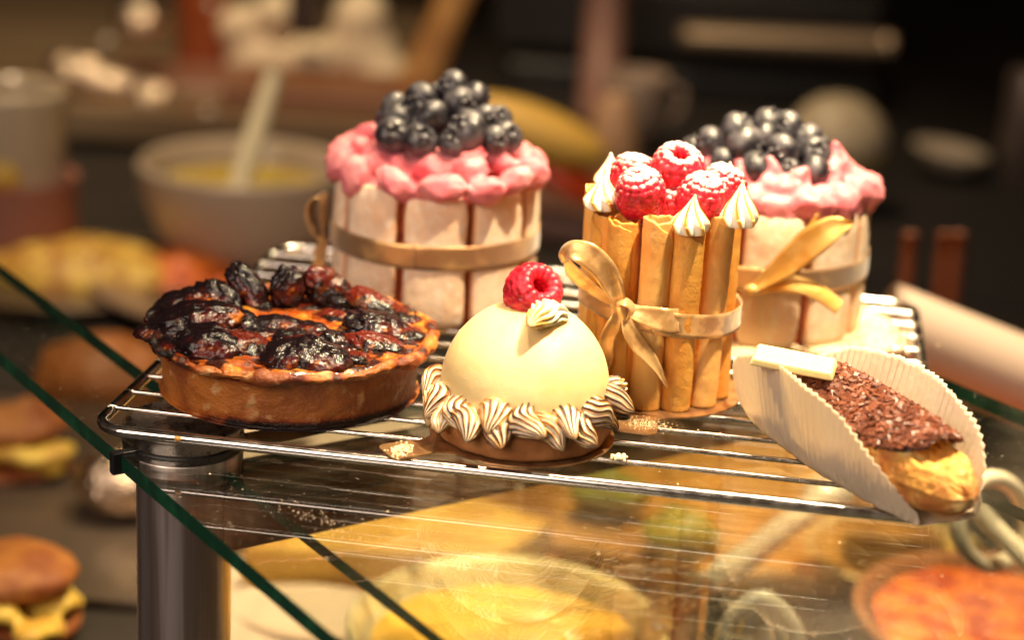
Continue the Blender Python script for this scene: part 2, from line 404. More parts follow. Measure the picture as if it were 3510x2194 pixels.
# ------------------------------------------------------------------ raspberry
rasp_m = pmat('raspberry', (.72, .03, .06), .34, c2=(.42, .008, .02), cs=1.6, sss=.35, ssr=(1, .15, .1), sscale=.25, bump=[(30, .008)], spec=.5)
rasp_dust = pmat('raspberry_sugared', (.70, .02, .05), .36, c2=(.42, .008, .02), cs=1.6, sss=.35, ssr=(1, .15, .1), sscale=.25, bump=[(30, .012)],
                 up=((.90, .74, .68), .38, 1.05, 1.6, 6.0))
def raspberry_mesh(R=1., H=1., seed=0, rim=.42, solid=False):
    out = [(.01, -1.0 * H), (.3 * R, -.97 * H), (.62 * R, -.78 * H), (.87 * R, -.42 * H), (.99 * R, 0), (.97 * R, .38 * H), (.84 * R, .70 * H)]
    if solid: out += [(.6 * R, .92 * H), (.3 * R, 1.0 * H), (.01, 1.02 * H)]
    else: out += [(.68 * R, .86 * H), (rim * R + .08, .88 * H), (rim * R - .03, .72 * H), (rim * R * .85, .35 * H), (rim * R * .55, 0), (.01, -.1 * H)]
    prof = dense(out, 84); n = 120
    V, F = lathe(prof, n)
    me = mesh(V, F); N_ = normals(me); V = verts(me)
    C = []; s = np.r_[0, np.cumsum(np.linalg.norm(np.diff(prof, axis=0), axis=1))]
    step = .262; row = 0; t = .12
    tot = s[-1] * (.99 if solid else .80)
    rnd = random.Random(seed)
    while t < tot:
        r = np.interp(t, s, prof[:, 0]); z = np.interp(t, s, prof[:, 1]); k = max(1, int(round(2 * PI * r / .30)))
        for i in range(k):
            a = 2 * PI * (i + .5 * (row % 2)) / k + rnd.uniform(-.06, .06) / max(r, .3)
            C.append((r * math.cos(a), r * math.sin(a), z + rnd.uniform(-.04, .04), rnd.uniform(.9, 1.12)))
        t += step; row += 1
    C = np.array(C)
    d = np.linalg.norm(V[:, None, :] - C[None, :, :3], axis=2) / (C[None, :, 3] * .195)
    dm = d.min(1); h = np.sqrt(np.clip(1 - (dm * .93) ** 2, 0, 1)) * .165
    V = V + N_ * h[:, None]
    V += (vnoise(V, .7, seed)[:, None] * V * .05)
    setv(me, V); return me
rasp_a = raspberry_mesh(.94, 1.0, 1); rasp_b = raspberry_mesh(.88, .98, 5, solid=True)
rasp_c = raspberry_mesh(.98, .98, 3, rim=.5)

# ------------------------------------------------------------------ meringue
BURN = [(0, (.88, .84, .74)), (.22, (.88, .78, .52)), (.48, (.74, .38, .08)), (.70, (.30, .09, .018)), (1., (.02, .01, .008))]
BURNL = [(0, (.90, .87, .78)), (.30, (.90, .80, .55)), (.58, (.80, .46, .09)), (.92, (.50, .20, .03)), (1., (.22, .07, .015))]
mering = pmat('meringue_torched', (.9, .88, .8), .42, sss=.25, ssr=(1, .8, .5), sscale=.2, attr=('burn', BURN), bump=[(18, .015)])
mering_l = pmat('meringue', (.9, .88, .8), .36, sss=.3, ssr=(1, .8, .5), sscale=.2, attr=('burn', BURNL), bump=[(20, .006)])
def kiss(h=1.75, r=.78, n=7, tw=2.2, seed=0, lean=(0, 0)):
    prof = dense([(.01, -.02), (r * .8, 0), (r, .22), (r * .97, .5), (r * .72, .85 * h / 1.75), (r * .40, 1.2 * h / 1.75), (r * .15, 1.55 * h / 1.75), (.03, h), (.005, h)], 60)
    N_ = 112; th = np.linspace(0, 2 * PI, N_, endpoint=False)[:, None]
    R = prof[None, :, 0]; Z = np.repeat(prof[None, :, 1], N_, 0)
    ph = th * n + tw * (Z / h) * 5.5 + .35 * np.sin(th * 2 + seed)
    rid = (.5 + .5 * np.cos(ph)) ** .7
    amp = .30 * np.clip(1 - (Z / h) ** 2.5, 0, 1)
    R2 = R * (1 - amp * (1 - rid))
    V = np.stack([R2 * np.cos(th), R2 * np.sin(th), Z + .05 * rid * (Z < .4)], -1)
    V[..., 0] += lean[0] * (Z / h) ** 2; V[..., 1] += lean[1] * (Z / h) ** 2
    V = V.reshape(-1, 3)
    crest = np.clip((rid - .70) / .30, 0, 1) ** 1.5
    nzv = vnoise(V, 1.1, seed).reshape(rid.shape) * .35
    burn = np.clip(crest * (.72 + nzv + .25 * (Z / h)) + np.clip((Z / h - .93) * 14, 0, 1) * .9, 0, 1) * (R > .05)
    return mesh(V, gridF(N_, len(prof), cu=True), {'burn': burn})

def shell_mesh(L=1.9, Wd=.68, H=.55, seed=0, burnk=1.):
    """piped shell: fat body, ridges flow wavily over it to a small tail"""
    rnd = random.Random(seed); nu = 80; nv = 120
    u = np.linspace(0.0, 1, nu)[:, None]; th = np.linspace(0, 2 * PI, nv, endpoint=False)[None, :]
    rad = np.sin(np.clip(u, 0, 1) ** .80 * PI) ** .62 * (1 - .25 * u) + .015
    n = 12; wob = 1.7 * np.sin(u * 6.5 + seed) + .6 * np.sin(u * 13 + 2 * seed)
    ph = n * th + wob * 1.5
    rid = (.5 + .5 * np.cos(ph)) ** .7
    r = rad * (1 - .30 * (1 - rid))
    x = (u - .15) * L + 0 * th
    y = r * Wd * np.cos(th); z = r * H * np.sin(th) + .35 * H * np.sin(u * PI)
    y = y + .20 * np.sin(u * 5 + seed)
    V = np.stack([x, y, z], -1).reshape(-1, 3)
    V += .11 * np.stack([vnoise(V, 1.5, seed), vnoise(V, 1.5, seed + 5), vnoise(V, 1.5, seed + 9)], 1)
    crest = np.clip((rid - .38) / .58, 0, 1) ** 1.15
    nzv = vnoise(V, .8, seed + 2).reshape(rid.shape)
    burn = crest * (.72 + .55 * nzv + .35 * vnoise(V, 4.5, seed + 8).reshape(rid.shape) + .30 * (u - .3)) * burnk
    if rnd.random() < .5: burn = burn + np.clip(nzv * 1.8 + .15, 0, 1) * np.clip(u * 1.8 - .5, 0, 1) * 1.0
    burn = burn + np.clip(u - .85, 0, 1) * 2.0
    me = mesh(V, gridF(nu, nv, cv=True), {'burn': np.clip(burn, 0, 1)})
    return me

# ------------------------------------------------------------------ dome cake
DC = np.array([16.2, 3.65, 0])
bd1 = thing('cake_board', 'bronze card disc with a pull tab under the pale dome cake', 'cake board', (DC[0], DC[1], ZB))
def disc_tab(r, ang, ln=2.5, wd=1.5, th=.07, neck=1.05):
    P = []; a0 = math.asin(neck / r)
    for k in range(80):
        a = ang + a0 + (2 * PI - 2 * a0) * k / 79; P.append((r * math.cos(a), r * math.sin(a)))
    c, s = math.cos(ang), math.sin(ang)
    loc = [(r + .15, -neck * .75), (r + .5, -neck * .62), (r + .9, -wd * .55)]
    for k in range(7): a = -PI / 2 + PI / 2 * k / 6; loc.append((r + ln - .35 + .35 * math.cos(a), -wd / 2 + .35 + .35 * math.sin(a) - .1))
    for k in range(7): a = PI / 2 * k / 6; loc.append((r + ln - .35 + .35 * math.cos(a), wd / 2 - .35 + .35 * math.sin(a) + .1))
    loc += [(r + .9, wd * .55), (r + .5, neck * .62), (r + .15, neck * .75)]
    P += [(x * c - y * s, x * s + y * c) for x, y in loc]
    return prism(P, 0, th)
ta = math.atan2(*(at(1370, 1545, .3)[:2] - DC[:2])[::-1])
V, F = disc_tab(3.62, ta, 2.3, 1.35); o = make('disc', V, F, [gold_board], bd1, smooth=False)
bd1.children[0].name = 'disc'
ck = thing('dome_cake', 'pale yellow dome cake ringed with torched meringue, raspberry on top', 'dessert', (DC[0], DC[1], ZB + .08))
short = pmat('shortcrust', (.50, .21, .065), .7, c2=(.38, .14, .04), cs=1.1, cr=(.35, .7), bump=[(9, .03), (30, .01)], sss=.1, sscale=.1)
V, F = lathe(dense([(.01, 0), (3.22, 0), (3.36, .12), (3.42, .6), (3.46, 1.0), (3.38, 1.12), (.01, 1.15)], 90, False), 160,
             lambda th, R, Z: (R * (1 + .008 * np.sin(th * 7) + .006 * np.sin(th * 17 + Z * 3)), Z + .04 * np.sin(th * 5) * (Z > .5)))
me = mesh(V, F); displace(me, lambda V, N_: .04 * fbm(V, 2.2, 3)); link('tart_base', me, short, ck)
domem = pmat('white_chocolate_mousse', (.82, .64, .30), .42, sss=.5, ssr=(1, .75, .35), sscale=.5, c2=(.84, .70, .38), cs=.5, cr=(.35, .7), c3=(.72, .25, .22), c3s=1.1, c3r=(.745, .80), bump=[(2, .02), (20, .012)])
V, F = lathe(dense([(.01, 1.1), (2.6, 1.1), (3.12, 1.25), (3.27, 1.7)] + [(3.28 * math.cos(a), 1.95 + 3.32 * math.sin(a)) for a in np.linspace(.05, PI / 2 - .002, 14)], 120), 160)
me = mesh(V, F); displace(me, lambda V, N_: .02 * fbm(V, .6, 3)); link('dome', me, domem, ck)
ns = 30
V, F = tube([(3.0 * math.cos(a), 3.0 * math.sin(a), 1.25) for a in np.linspace(0, 2 * PI, 60, endpoint=False)], .42, 16, closed=True)
make('meringue_ring', V, F, mering, ck)
for k in range(ns):
    a = 2 * PI * k / ns + random.uniform(-.05, .05); sd = k * 1.7 + 1
    me = shell_mesh(random.uniform(1.6, 1.85), random.uniform(.64, .76), random.uniform(.54, .64), sd, 1.0 + .35 * max(0, math.cos(a + .9)))
    o = link('meringue_shell', me, mering, ck)
    dr = Vector((math.cos(a + .25), math.sin(a + .25), 0))
    o.scale = (1, 1, 1)
    place(o, (2.92 * math.cos(a), 2.92 * math.sin(a), 1.56 + (.20 if k % 2 else -.10)), (random.uniform(-.25, .25), .42 + random.uniform(-.2, .2), a + random.uniform(.35, .95)), (random.uniform(.9, 1.1), random.uniform(.95, 1.15), random.uniform(.9, 1.15)))
o = link('raspberry', rasp_c.copy(), rasp_m, ck)
fwd = Vector(CR[2]); R_ = Vector((.50, -.55, .66)).to_track_quat('Z', 'Y')
place(o, np.array([16.22, 3.9, 5.9]) - np.array([DC[0], DC[1], ZB + .08]), R_.to_euler())
me = shell_mesh(2.6, .72, .62, 9.3, .50)
o = link('meringue_rosette', me, mering_l, ck)
r0 = at(1915, 1085, 5.35); r1 = at(1775, 1118, 5.5); r1[1] -= .3
place(o, r0 - np.array([DC[0], DC[1], ZB + .08]), Vector(r1 - r0).to_track_quat('X', 'Z').to_euler())

# ------------------------------------------------------------------ fig tart
TC = np.array([6.15, 6.25, ZB])
tart = thing('fruit_tart', 'round baked tart with blackened glazed fruit on top', 'tart', TC)
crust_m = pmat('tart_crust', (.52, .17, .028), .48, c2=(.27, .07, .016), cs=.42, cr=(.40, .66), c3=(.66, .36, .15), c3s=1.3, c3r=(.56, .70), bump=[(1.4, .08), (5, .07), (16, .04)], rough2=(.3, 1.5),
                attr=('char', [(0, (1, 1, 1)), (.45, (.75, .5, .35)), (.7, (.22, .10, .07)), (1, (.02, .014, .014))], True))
prof = dense([(.01, 0), (4.9, 0), (5.08, .08), (5.14, .3), (5.22, 1.1), (5.30, 1.75), (5.42, 2.0), (5.78, 2.12), (5.98, 2.28), (6.0, 2.42), (5.86, 2.56), (5.68, 2.58), (5.5, 2.42), (5.3, 2.1)], 150)
V, F = lathe(prof, 300)
me = mesh(V, F)
def cr(V, N_):
    r = np.hypot(V[:, 0], V[:, 1]); rimw = np.clip((V[:, 2] - 1.9) / .3, 0, 1) * (r > 4.8)
    return .03 * fbm(V, 1.3, 1) + rimw * (.30 * fbm(V, .8, 5) + .16 * fbm(V, 2.6, 9, 3)) + .02 * fbm(V, 4, 2) + .04 * np.clip(vnoise(V, 2.2, 3), 0, 1) * (V[:, 2] < .7)
displace(me, cr)
V = verts(me); N2 = normals(me); setv(me, V + N2 * (.035 * np.clip(vnoise(V, 5., 31), .1, 1) * (V[:, 2] > 1.9) + .03 * np.sin(V[:, 2] * 9 + 3 * vnoise(V, .5, 6)) * (V[:, 2] < 1.9) * vnoise(V, .7, 9))[:, None])
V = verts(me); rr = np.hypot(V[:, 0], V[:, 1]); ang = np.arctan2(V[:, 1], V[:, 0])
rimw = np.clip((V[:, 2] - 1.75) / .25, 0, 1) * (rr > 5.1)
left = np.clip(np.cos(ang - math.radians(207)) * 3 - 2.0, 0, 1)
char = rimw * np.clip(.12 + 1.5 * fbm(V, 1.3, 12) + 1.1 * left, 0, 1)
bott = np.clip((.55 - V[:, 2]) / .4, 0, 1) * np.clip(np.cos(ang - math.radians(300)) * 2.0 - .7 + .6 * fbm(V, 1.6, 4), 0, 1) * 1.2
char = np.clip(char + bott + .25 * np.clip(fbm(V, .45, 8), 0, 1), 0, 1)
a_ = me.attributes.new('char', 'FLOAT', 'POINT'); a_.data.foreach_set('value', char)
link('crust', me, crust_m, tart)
fill_m = pmat('glazed_custard', (.72, .27, .03), .14, c2=(.34, .065, .008), cs=.7, cr=(.34, .54), c3=(.04, .010, .006), c3s=.9, c3r=(.47, .57), coat=.8, coatr=.05, bump=[(3.0, .06), (9, .03)], sss=.2, ssr=(1, .4, .1), sscale=.3)
nr, na = 70, 160; r_ = np.linspace(.01, 5.85, nr); t_ = np.linspace(0, 2 * PI, na, endpoint=False)
Rg, Tg = np.meshgrid(r_, t_, indexing='ij'); V = np.stack([Rg * np.cos(Tg), Rg * np.sin(Tg), 2.42 + 0 * Rg], -1).reshape(-1, 3)
V[:, 2] += .16 * fbm(V, .8, 3) + .10 * fbm(V, 2.4, 6) + .12
V[:, 2] -= np.clip(np.hypot(V[:, 0], V[:, 1]) - 5.5, 0, 1) * .7
F = gridF(nr, na, cv=True); make('glazed_filling', V, F, fill_m, tart)
fig_m = pmat('burnt_glazed_fruit', (.008, .004, .005), .2, c2=(.07, .008, .006), cs=.7, cr=(.48, .68), c3=(.45, .13, .012), c3s=.8, c3r=(.62, .72), coat=.55, coatr=.02, bump=[(1.4, .10), (5., .06), (12, .010)], spec=.2)
fig_m2 = pmat('roasted_glazed_fruit', (.10, .012, .006), .2, c2=(.50, .16, .018), cs=.6, cr=(.48, .62), c3=(.010, .005, .005), c3s=.7, c3r=(.46, .56), coat=.55, coatr=.02, bump=[(1.4, .10), (5., .06), (12, .010)], spec=.2)
figs = [ # P pixel, height, (rx, ry, rz), tilt, turn, pale
    (672, 1102, 3.0, (1.50, 1.0, .78), (.1, -.15, .2), 0), (722, 1180, 3.0, (1.15, .85, .66), (.2, .1, -.3), 0), (640, 1038, 2.9, (1.15, .8, .6), (0, -.2, .4), 0),
    (752, 1022, 3.1, (.98, .6, .72), (0, .35, -.5), 0), (852, 990, 3.35, (1.05, .48, .62), (0, .75, -.35), 0), (985, 985, 3.5, (.60, .50, .88), (.1, .1, .2), 0),
    (1125, 995, 3.35, (1.0, .56, .72), (.2, .6, .1), 1), (1160, 1018, 3.1, (.9, .5, .55), (0, .5, -.4), 1), (1290, 1050, 3.1, (1.1, .65, .58), (0, .35, -.2), 1), (1292, 1120, 3.0, (1.05, .8, .68), (.1, .2, .3), 0),
    (965, 1108, 2.75, (.85, .55, .30), (0, .1, .2), 0), (1062, 1122, 2.7, (.70, .45, .25), (0, 0, -.2), 0), (1000, 1158, 2.8, (.65, .5, .3), (.1, 0, .5), 0), (842, 1190, 2.85, (.85, .8, .55), (.2, .2, .4), 1),
    (985, 1228, 2.9, (.8, .8, .62), (.3, 0, .1), 0), (1092, 1225, 2.95, (1.15, .8, .60), (.2, .25, -.1), 0), (1298, 1185, 2.8, (1.05, .62, .46), (.1, .2, .1), 1), (1178, 1172, 2.8, (.8, .55, .4), (.1, .2, .3), 0), (832, 1108, 2.85, (.9, .55, .42), (0, .3, -.6), 0),
    (560, 1085, 2.8, (.7, .5, .4), (.1, 0, 1.2), 0), (1210, 1235, 2.65, (.6, .5, .35), (0, 0, 0), 1),
    (600, 1190, 2.6, (.8, .55, .35), (.1, 0, -.7), 0), (1390, 1150, 2.7, (.6, .6, .35), (0, 0, .5), 1), (1350, 1090, 2.7, (.6, .5, .4), (0, .2, 0), 0), (900, 1050, 2.7, (.6, .4, .4), (0, .3, .6), 1), (1150, 1090, 2.7, (.7, .4, .35), (.2, 0, -.4), 1), (1060, 1060, 2.6, (.6, .4, .3), (0, 0, .3), 1),
    (690, 1235, 2.55, (.9, .5, .35), (.1, 0, -.4), 0), (800, 1255, 2.5, (.6, .45, .3), (0, 0, .2), 1), (895, 1150, 2.65, (.7, .5, .32), (0, .1, .6), 0), (1190, 1205, 2.65, (.8, .5, .35), (0, .2, .1), 0), (1395, 1200, 2.6, (.5, .4, .3), (0, 0, .2), 0), (1100, 1170, 2.6, (.6, .4, .3), (0, 0, .9), 1), (1400, 1105, 2.7, (.5, .45, .35), (0, 0, .5), 0), (510, 1140, 2.6, (.5, .5, .3), (0, 0, 0), 0)]
for k, (px, py, z, rad, rot, pale) in enumerate(figs):
    p = at(px, py, z + .05) - TC; V, F = ball((0, 0, 0), 1, 72, 44)
    # pinched, wrinkled half-collapsed skin
    R0 = np.array(rad) * np.array([1.25, 1.28, 1.12 if rad[2] > .6 and py < 1010 else .88]); fold = np.abs(np.sin(V[:, 0] * 3.1 + 2.2 * vnoise(V, 1.1, k))) 
    d = .05 * (1 - np.abs(vnoise(V * np.array([1, 2.2, 1]), 3.6, k + 70))) ** 4 + .04 * fbm(V, 7., k) + .16 * fbm(V, 1.3, k * 2.1) + .13 * (1 - fold) * np.clip(V[:, 2] + .4, 0, 1) * (-1) + .10 * fbm(V, 3.6, k * 1.3) + .07 * (1 - np.abs(vnoise(V, 3.0, k + 40))) ** 3
    V = V * (1 + d[:, None]) * R0
    o = make('fruit_piece', V, F, fig_m2 if pale else fig_m, tart); place(o, p, rot)

# ------------------------------------------------------------------ charlottes
lady_m = pmat('ladyfinger', (.90, .68, .48), .78, c2=(.84, .56, .36), cs=.55, cr=(.45, .72), c3=(.92, .76, .60), c3s=2.5, c3r=(.5, .62), bump=[(3, .03), (14, .02), (40, .01)], sss=.15, ssr=(1, .6, .4), sscale=.3,
             attr=('edge', [(0, (1, 1, 1)), (.6, (1, .93, .84)), (1, (.82, .50, .28))], True))
core_m = pmat('berry_sponge', (.36, .05, .02), .6, c2=(.50, .12, .04), cs=2., bump=[(6, .05)])
cream_m = pmat('pink_cream', (.66, .16, .20), .46, c2=(.76, .28, .30), cs=.8, cr=(.35, .7), sss=.35, ssr=(1, .35, .3), sscale=.3, bump=[(3, .04), (9, .03), (26, .012)])
def ladyfinger(w=3.05, h=6.3, t=.85, R=4.8, seed=0, sm=.24):
    n1, n2 = 56, 36
    a = np.linspace(0, 2 * PI, n1, endpoint=False)[:, None]; b_ = np.linspace(-PI / 2 + .001, PI / 2 - .001, n2)[None, :]
    f = lambda c, e: np.sign(c) * np.abs(c) ** e
    X = w / 2 * f(np.cos(a), sm) * f(np.cos(b_), .45); Z = h / 2 * f(np.sin(a), sm) * f(np.cos(b_), .45); Y = -t / 2 * f(np.sin(b_), .6) + 0 * a
    X = X * (1 + .025 * np.sin(Z * 1.3 + seed)); Z = Z + h / 2
    edge = np.clip((np.abs(X) / (w / 2) - .86) * 7, 0, 1)
    P = np.stack([X, Y, Z], -1).reshape(-1, 3)
    dn = fbm(P, .9, seed) * .07 + fbm(P, 2.6, seed + 3) * .03
    P[:, 1] -= dn; 
    th = P[:, 0] / R; rr = R - P[:, 1] - t / 2 + 0
    Q = np.stack([rr * np.sin(th), -rr * np.cos(th), P[:, 2]], -1)
    return mesh(Q, gridF(n1, n2, cu=True), {'edge': edge.ravel()})
def blueberry_mesh():
    prof = dense([(.01, -.96), (.45, -.88), (.82, -.55), (1.0, -.05), (.92, .42), (.66, .74), (.44, .86), (.36, .97), (.30, .98), (.28, .84), (.18, .74), (.01, .72)], 44)
    n = 60; th = np.linspace(0, 2 * PI, n, endpoint=False)[:, None]
    R = prof[None, :, 0] + 0 * th; Z = prof[None, :, 1] + 0 * th
    crown = np.exp(-((R - .36) / .1) ** 2) * (Z > .8)
    Z = Z + crown * .09 * np.cos(th * 5); R = R + crown * .05 * np.cos(th * 5)
    V = np.stack([R * np.cos(th), R * np.sin(th), Z * .88], -1).reshape(-1, 3) * .6
    V *= (1 + .03 * vnoise(V, 1.5, 2))[:, None]
    return mesh(V, gridF(n, len(prof), cu=True))
berry_m = pmat('blueberry', (.010, .008, .013), .42, c2=(.080, .074, .085), cs=1.3, cr=(.40, .62), c3=(.05, .008, .02), c3s=1.1, c3r=(.62, .70), bump=[(24, .006)], rough2=(.6, 3), coat=.35, coatr=.12)
berry = blueberry_mesh(); berry.materials.append(berry_m); berry.polygons.foreach_set('use_smooth', [True] * len(berry.polygons))
def blueberry(parent, p, r=.6, rot=None):
    o = bpy.data.objects.new('blueberry', berry); COL.objects.link(o); o.parent = parent
    q = rot if rot else Vector((random.uniform(-.8, .8), random.uniform(-1, .3), random.uniform(-.1, 1))).to_track_quat('Z', 'Y').to_euler()
    place(o, p, q, r / .6 * random.choice((1.18, 1.26, 1.34, 1.40))); return o
def charlotte(C0, gaps, h, label, seed):
    c = thing('charlotte_cake', label, 'cake', C0)
    V, F = lathe(dense([(.01, 0.02), (4.1, .02), (4.15, .2), (4.15, h - .25), (4.0, h - .05), (.01, h)], 60, False), 90)
    make('sponge_core', V, F, core_m, c)
    n = len(gaps)
    for k in range(n):
        g0, g1 = gaps[k], gaps[(k + 1) % n] + (360 if k == n - 1 else 0)
        wdeg = (g1 - g0) - 1.3; wd = math.radians(wdeg) * 4.45
        me = ladyfinger(wd, h + random.uniform(-.12, .12), .80, 4.82, seed + k * 1.3)
        o = link('ladyfinger', me, lady_m, c); o.rotation_euler = (random.uniform(-.008, .008), 0, math.radians((g0 + g1) / 2))
    return c
def band(R, z, wd, n=140, tilt=0., a0=0, a1=360, wob=0, cup=.0, seed=0):
    pts = []; wv = []
    for k in range(n + 1):
        a = math.radians(a0 + (a1 - a0) * k / n) ; rr = R + wob * math.sin(a * 9 + seed)
        pts.append((rr * math.sin(a), -rr * math.cos(a), z + tilt * math.sin(a))); wv.append((0, 0, 1))
    return strip(pts, wv, wd, .03, n * 2, cup)

C1 = np.array([9.45, 19.6, ZB])
ch1 = charlotte(C1, [-134, -92, -50, -9, 31, 71, 110, 150, 188], 6.25, 'ladyfinger charlotte cake behind the fruit tart, topped by lumpy pink cream and blueberries', 1)
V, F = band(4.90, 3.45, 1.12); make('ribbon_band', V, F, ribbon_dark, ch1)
def L1(px, py, Y): return atY(px, py, Y) - C1
# bow seen edge-on at the left side of the cake
Yb = 18.0
V, F = join([strip([L1(1118, 830, Yb), L1(1080, 790, Yb - .2), L1(1062, 730, Yb - .4), L1(1075, 680, Yb - .4), L1(1108, 670, Yb - .2), L1(1112, 740, Yb), L1(1112, 820, Yb)], [(.2, .9, .1)] * 7, [.5, .8, 1., 1.1, 1., .8, .5]),
             strip([L1(1116, 820, Yb), L1(1098, 880, Yb - .3), L1(1092, 960, Yb - .5), L1(1100, 1030, Yb - .5)], [(.5, .8, .1)] * 4, [.5, .8, .9, .8]),
             strip([L1(1112, 830, Yb), L1(1080, 850, Yb - .5), L1(1096, 870, Yb - .3)], [(.5, .3, .8)] * 3, [.4, .6, .3])])
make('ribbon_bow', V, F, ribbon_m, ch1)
# pink cream lumps
q = lambda x, y: (1000 + x / 1.543, 220 + y / 1.543)
items = []
for (x, y, dY, rx, rz, rot) in [(225, 545, 2.0, .75, .95, .2), (325, 590, .7, .85, 1.0, .3), (530, 630, -.55, 1.15, .80, .1), (800, 655, -.95, 1.20, .78, -.1), (1040, 670, -.35, .85, .80, -.5),
                                 (1200, 620, .8, .95, .72, -.3), (1300, 570, 2.3, .75, 1.0, .2), (460, 510, 1.6, 1.0, .7, .3), (780, 530, 1.0, 1.35, .80, 0), (950, 560, .6, .8, .8, 0), (1120, 510, 2.2, 1.1, .6, .1),
                                 (370, 430, 3.2, .85, .6, .2), (400, 355, 4.6, .8, .45, -.1), (300, 395, 4.4, .5, .4, -.2), (320, 455, 3.8, .5, .4, 0), (590, 560, 1.2, .8, .8, .4), (1200, 460, 4.4, .6, .6, 0), (650, 470, 2.2, .9, .6, .1), (1280, 500, 4.0, .6, .6, 0)]:
    items.append((*q(x, y), C1[1] - 3.9 + dY * .95, rx, rz, rot))
def back_lumps(C0, z, me_parts=[]): return [ball((4.3 * math.cos(math.radians(d)), 4.3 * math.sin(math.radians(d)), z + .1 * math.sin(d)), (.95, .95, .75), 24, 14) for d in range(-10, 195, 17)]
def cream(items, C0, flat, vox, nseed, extra):
    parts = [ball((0, 0, flat - .3), (4.5, 4.5, .8), 48, 20)] + extra
    for (px, py, Y, rx, rz, rot) in items:
        pp = atY(px, py, Y) - C0; pp[:2] *= .965
        parts.append(ball(pp, (rx * .97, min(rx, rz) * .9, rz * .92), 28, 18, rotm(0, rot, 0)))
    V, F = join(parts); me = remesh(V, F, vox, 6)
    V = verts(me); W3 = np.stack([fbm(V, .75, nseed + 20), fbm(V, .75, nseed + 30), fbm(V, .75, nseed + 40)], 1); setv(me, V + .34 * W3)
    displace(me, lambda V, N_: .10 * fbm(V, 1.7, nseed) + .055 * fbm(V, 4.5, nseed + 1)); return me
link('pink_cream', cream(items, C1, 6.3, .13, 3, back_lumps(C1, 6.7)), cream_m, ch1)
for (x, y, dY, r) in [(535, 375, -2.3, .60), (680, 400, -2.7, .62), (850, 412, -2.8, .55), (1075, 400, -2.0, .58), (1135, 388, -1.2, .56), (565, 278, -1.4, .60), (745, 275, -2.0, .60), (928, 350, -2.4, .70), (1025, 285, -1.3, .58), (1095, 288, -.6, .55),
                      (690, 188, -.9, .62), (890, 208, -1.2, .64), (975, 172, -.4, .56), (770, 165, 0, .5), (855, 118, -.5, .60), (505, 292, -.6, .55), (550, 222, .1, .5), (660, 300, -1.0, .55), (800, 330, -1.0, .6), (960, 260, -.4, .6), (740, 230, .3, .6), (860, 260, .4, .6), (620, 330, .2, .6), (1000, 350, .2, .6)]:
    P_ = q(x, y); blueberry(ch1, atY(P_[0], P_[1], C1[1] + dY) - C1, r)

C2 = np.array([24.75, 21.6, ZB])
bd2 = thing('cake_board', 'pale crumb covered card disc under the right charlotte cake', 'cake board', (C2[0] + .7, C2[1] - .3, ZB - .06))
pale_board = pmat('pale_card', (.72, .55, .30), .7, c2=(.85, .72, .45), cs=.8, bump=[(5, .05), (15, .04)])
V, F = lathe(dense([(.01, 0), (5.9, 0), (5.95, .06), (5.9, .12), (.01, .14)], 70, False), 140, lambda th, R, Z: (R * (1 + .012 * np.sin(th * 9) + .01 * np.sin(th * 23)), Z + .02 * np.sin(th * 11 + R * 3)))
make('disc', V, F, pale_board, bd2)
ch2 = charlotte(C2, [-132, -92, -52, -13, 27, 66, 106, 147, 188], 6.3, 'ladyfinger charlotte cake at the back right with smooth pink cream peaks and blueberries', 30)
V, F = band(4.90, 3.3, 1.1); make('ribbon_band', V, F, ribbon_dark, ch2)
q2 = lambda x, y: (1850 + x / 1.314, 350 + y / 1.314)
items = []
for (x, y, dY, rx, rz, rot) in [(745, 290, 2.5, .9, .9, 0), (1080, 500, -.3, 1.1, .7, 0), (960, 460, 0, .8, 1.0, 0), (1230, 470, 0, 1.15, .85, 0), (1370, 450, 1.2, 1.0, .9, 0), (1430, 410, 2.6, .8, 1.0, 0), (1400, 330, 3.0, .55, 1.3, -.5), (1345, 270, 3.0, .5, 1.0, -.25),
                                 (1330, 360, 2.4, .8, 1.0, 0), (1160, 340, .9, .55, .7, 0), (1150, 400, .6, .8, .7, .3), (1040, 400, .4, .55, .9, -.3), (1060, 320, .8, .35, .9, -.35), (900, 340, 1.0, .6, .9, -.3), (870, 300, 1.6, .4, .6, 0), (1480, 450, 3.6, .5, .8, 0), (1290, 430, 1.2, .8, .7, 0), (700, 260, 3, .7, .6, 0)]:
    items.append((*q2(x, y), C2[1] - 4.0 + dY, rx, rz, rot))
link('pink_cream', cream(items, C2, 6.4, .13, 13, back_lumps(C2, 6.7)), cream_m, ch2)
for (x, y, dY, r) in [(825, 268, -2.2, .56), (770, 182, -1.2, .62), (700, 212, -.6, .5), (890, 122, -.6, .62), (925, 198, -1.7, .70), (1015, 155, -1.2, .56), (1032, 92, -.4, .60), (1112, 112, -.5, .66), (1090, 222, -1.9, .72), (980, 292, -2.8, .66), (1120, 308, -2.7, .5),
                      (1238, 232, -1.3, .60), (1238, 312, -2.1, .62), (1200, 172, -.5, .60), (842, 160, 0, .55), (980, 230, -.8, .6), (1160, 250, -.8, .6), (880, 240, -.6, .6), (1050, 170, .4, .6), (1250, 200, .3, .5)]:
    P_ = q2(x, y); blueberry(ch2, atY(P_[0], P_[1], C2[1] + dY) - C2, r)
def L2(x, y, Y): P_ = q2(x, y); return atY(P_[0], P_[1], Y) - C2
Yb = C2[1] - 5.1
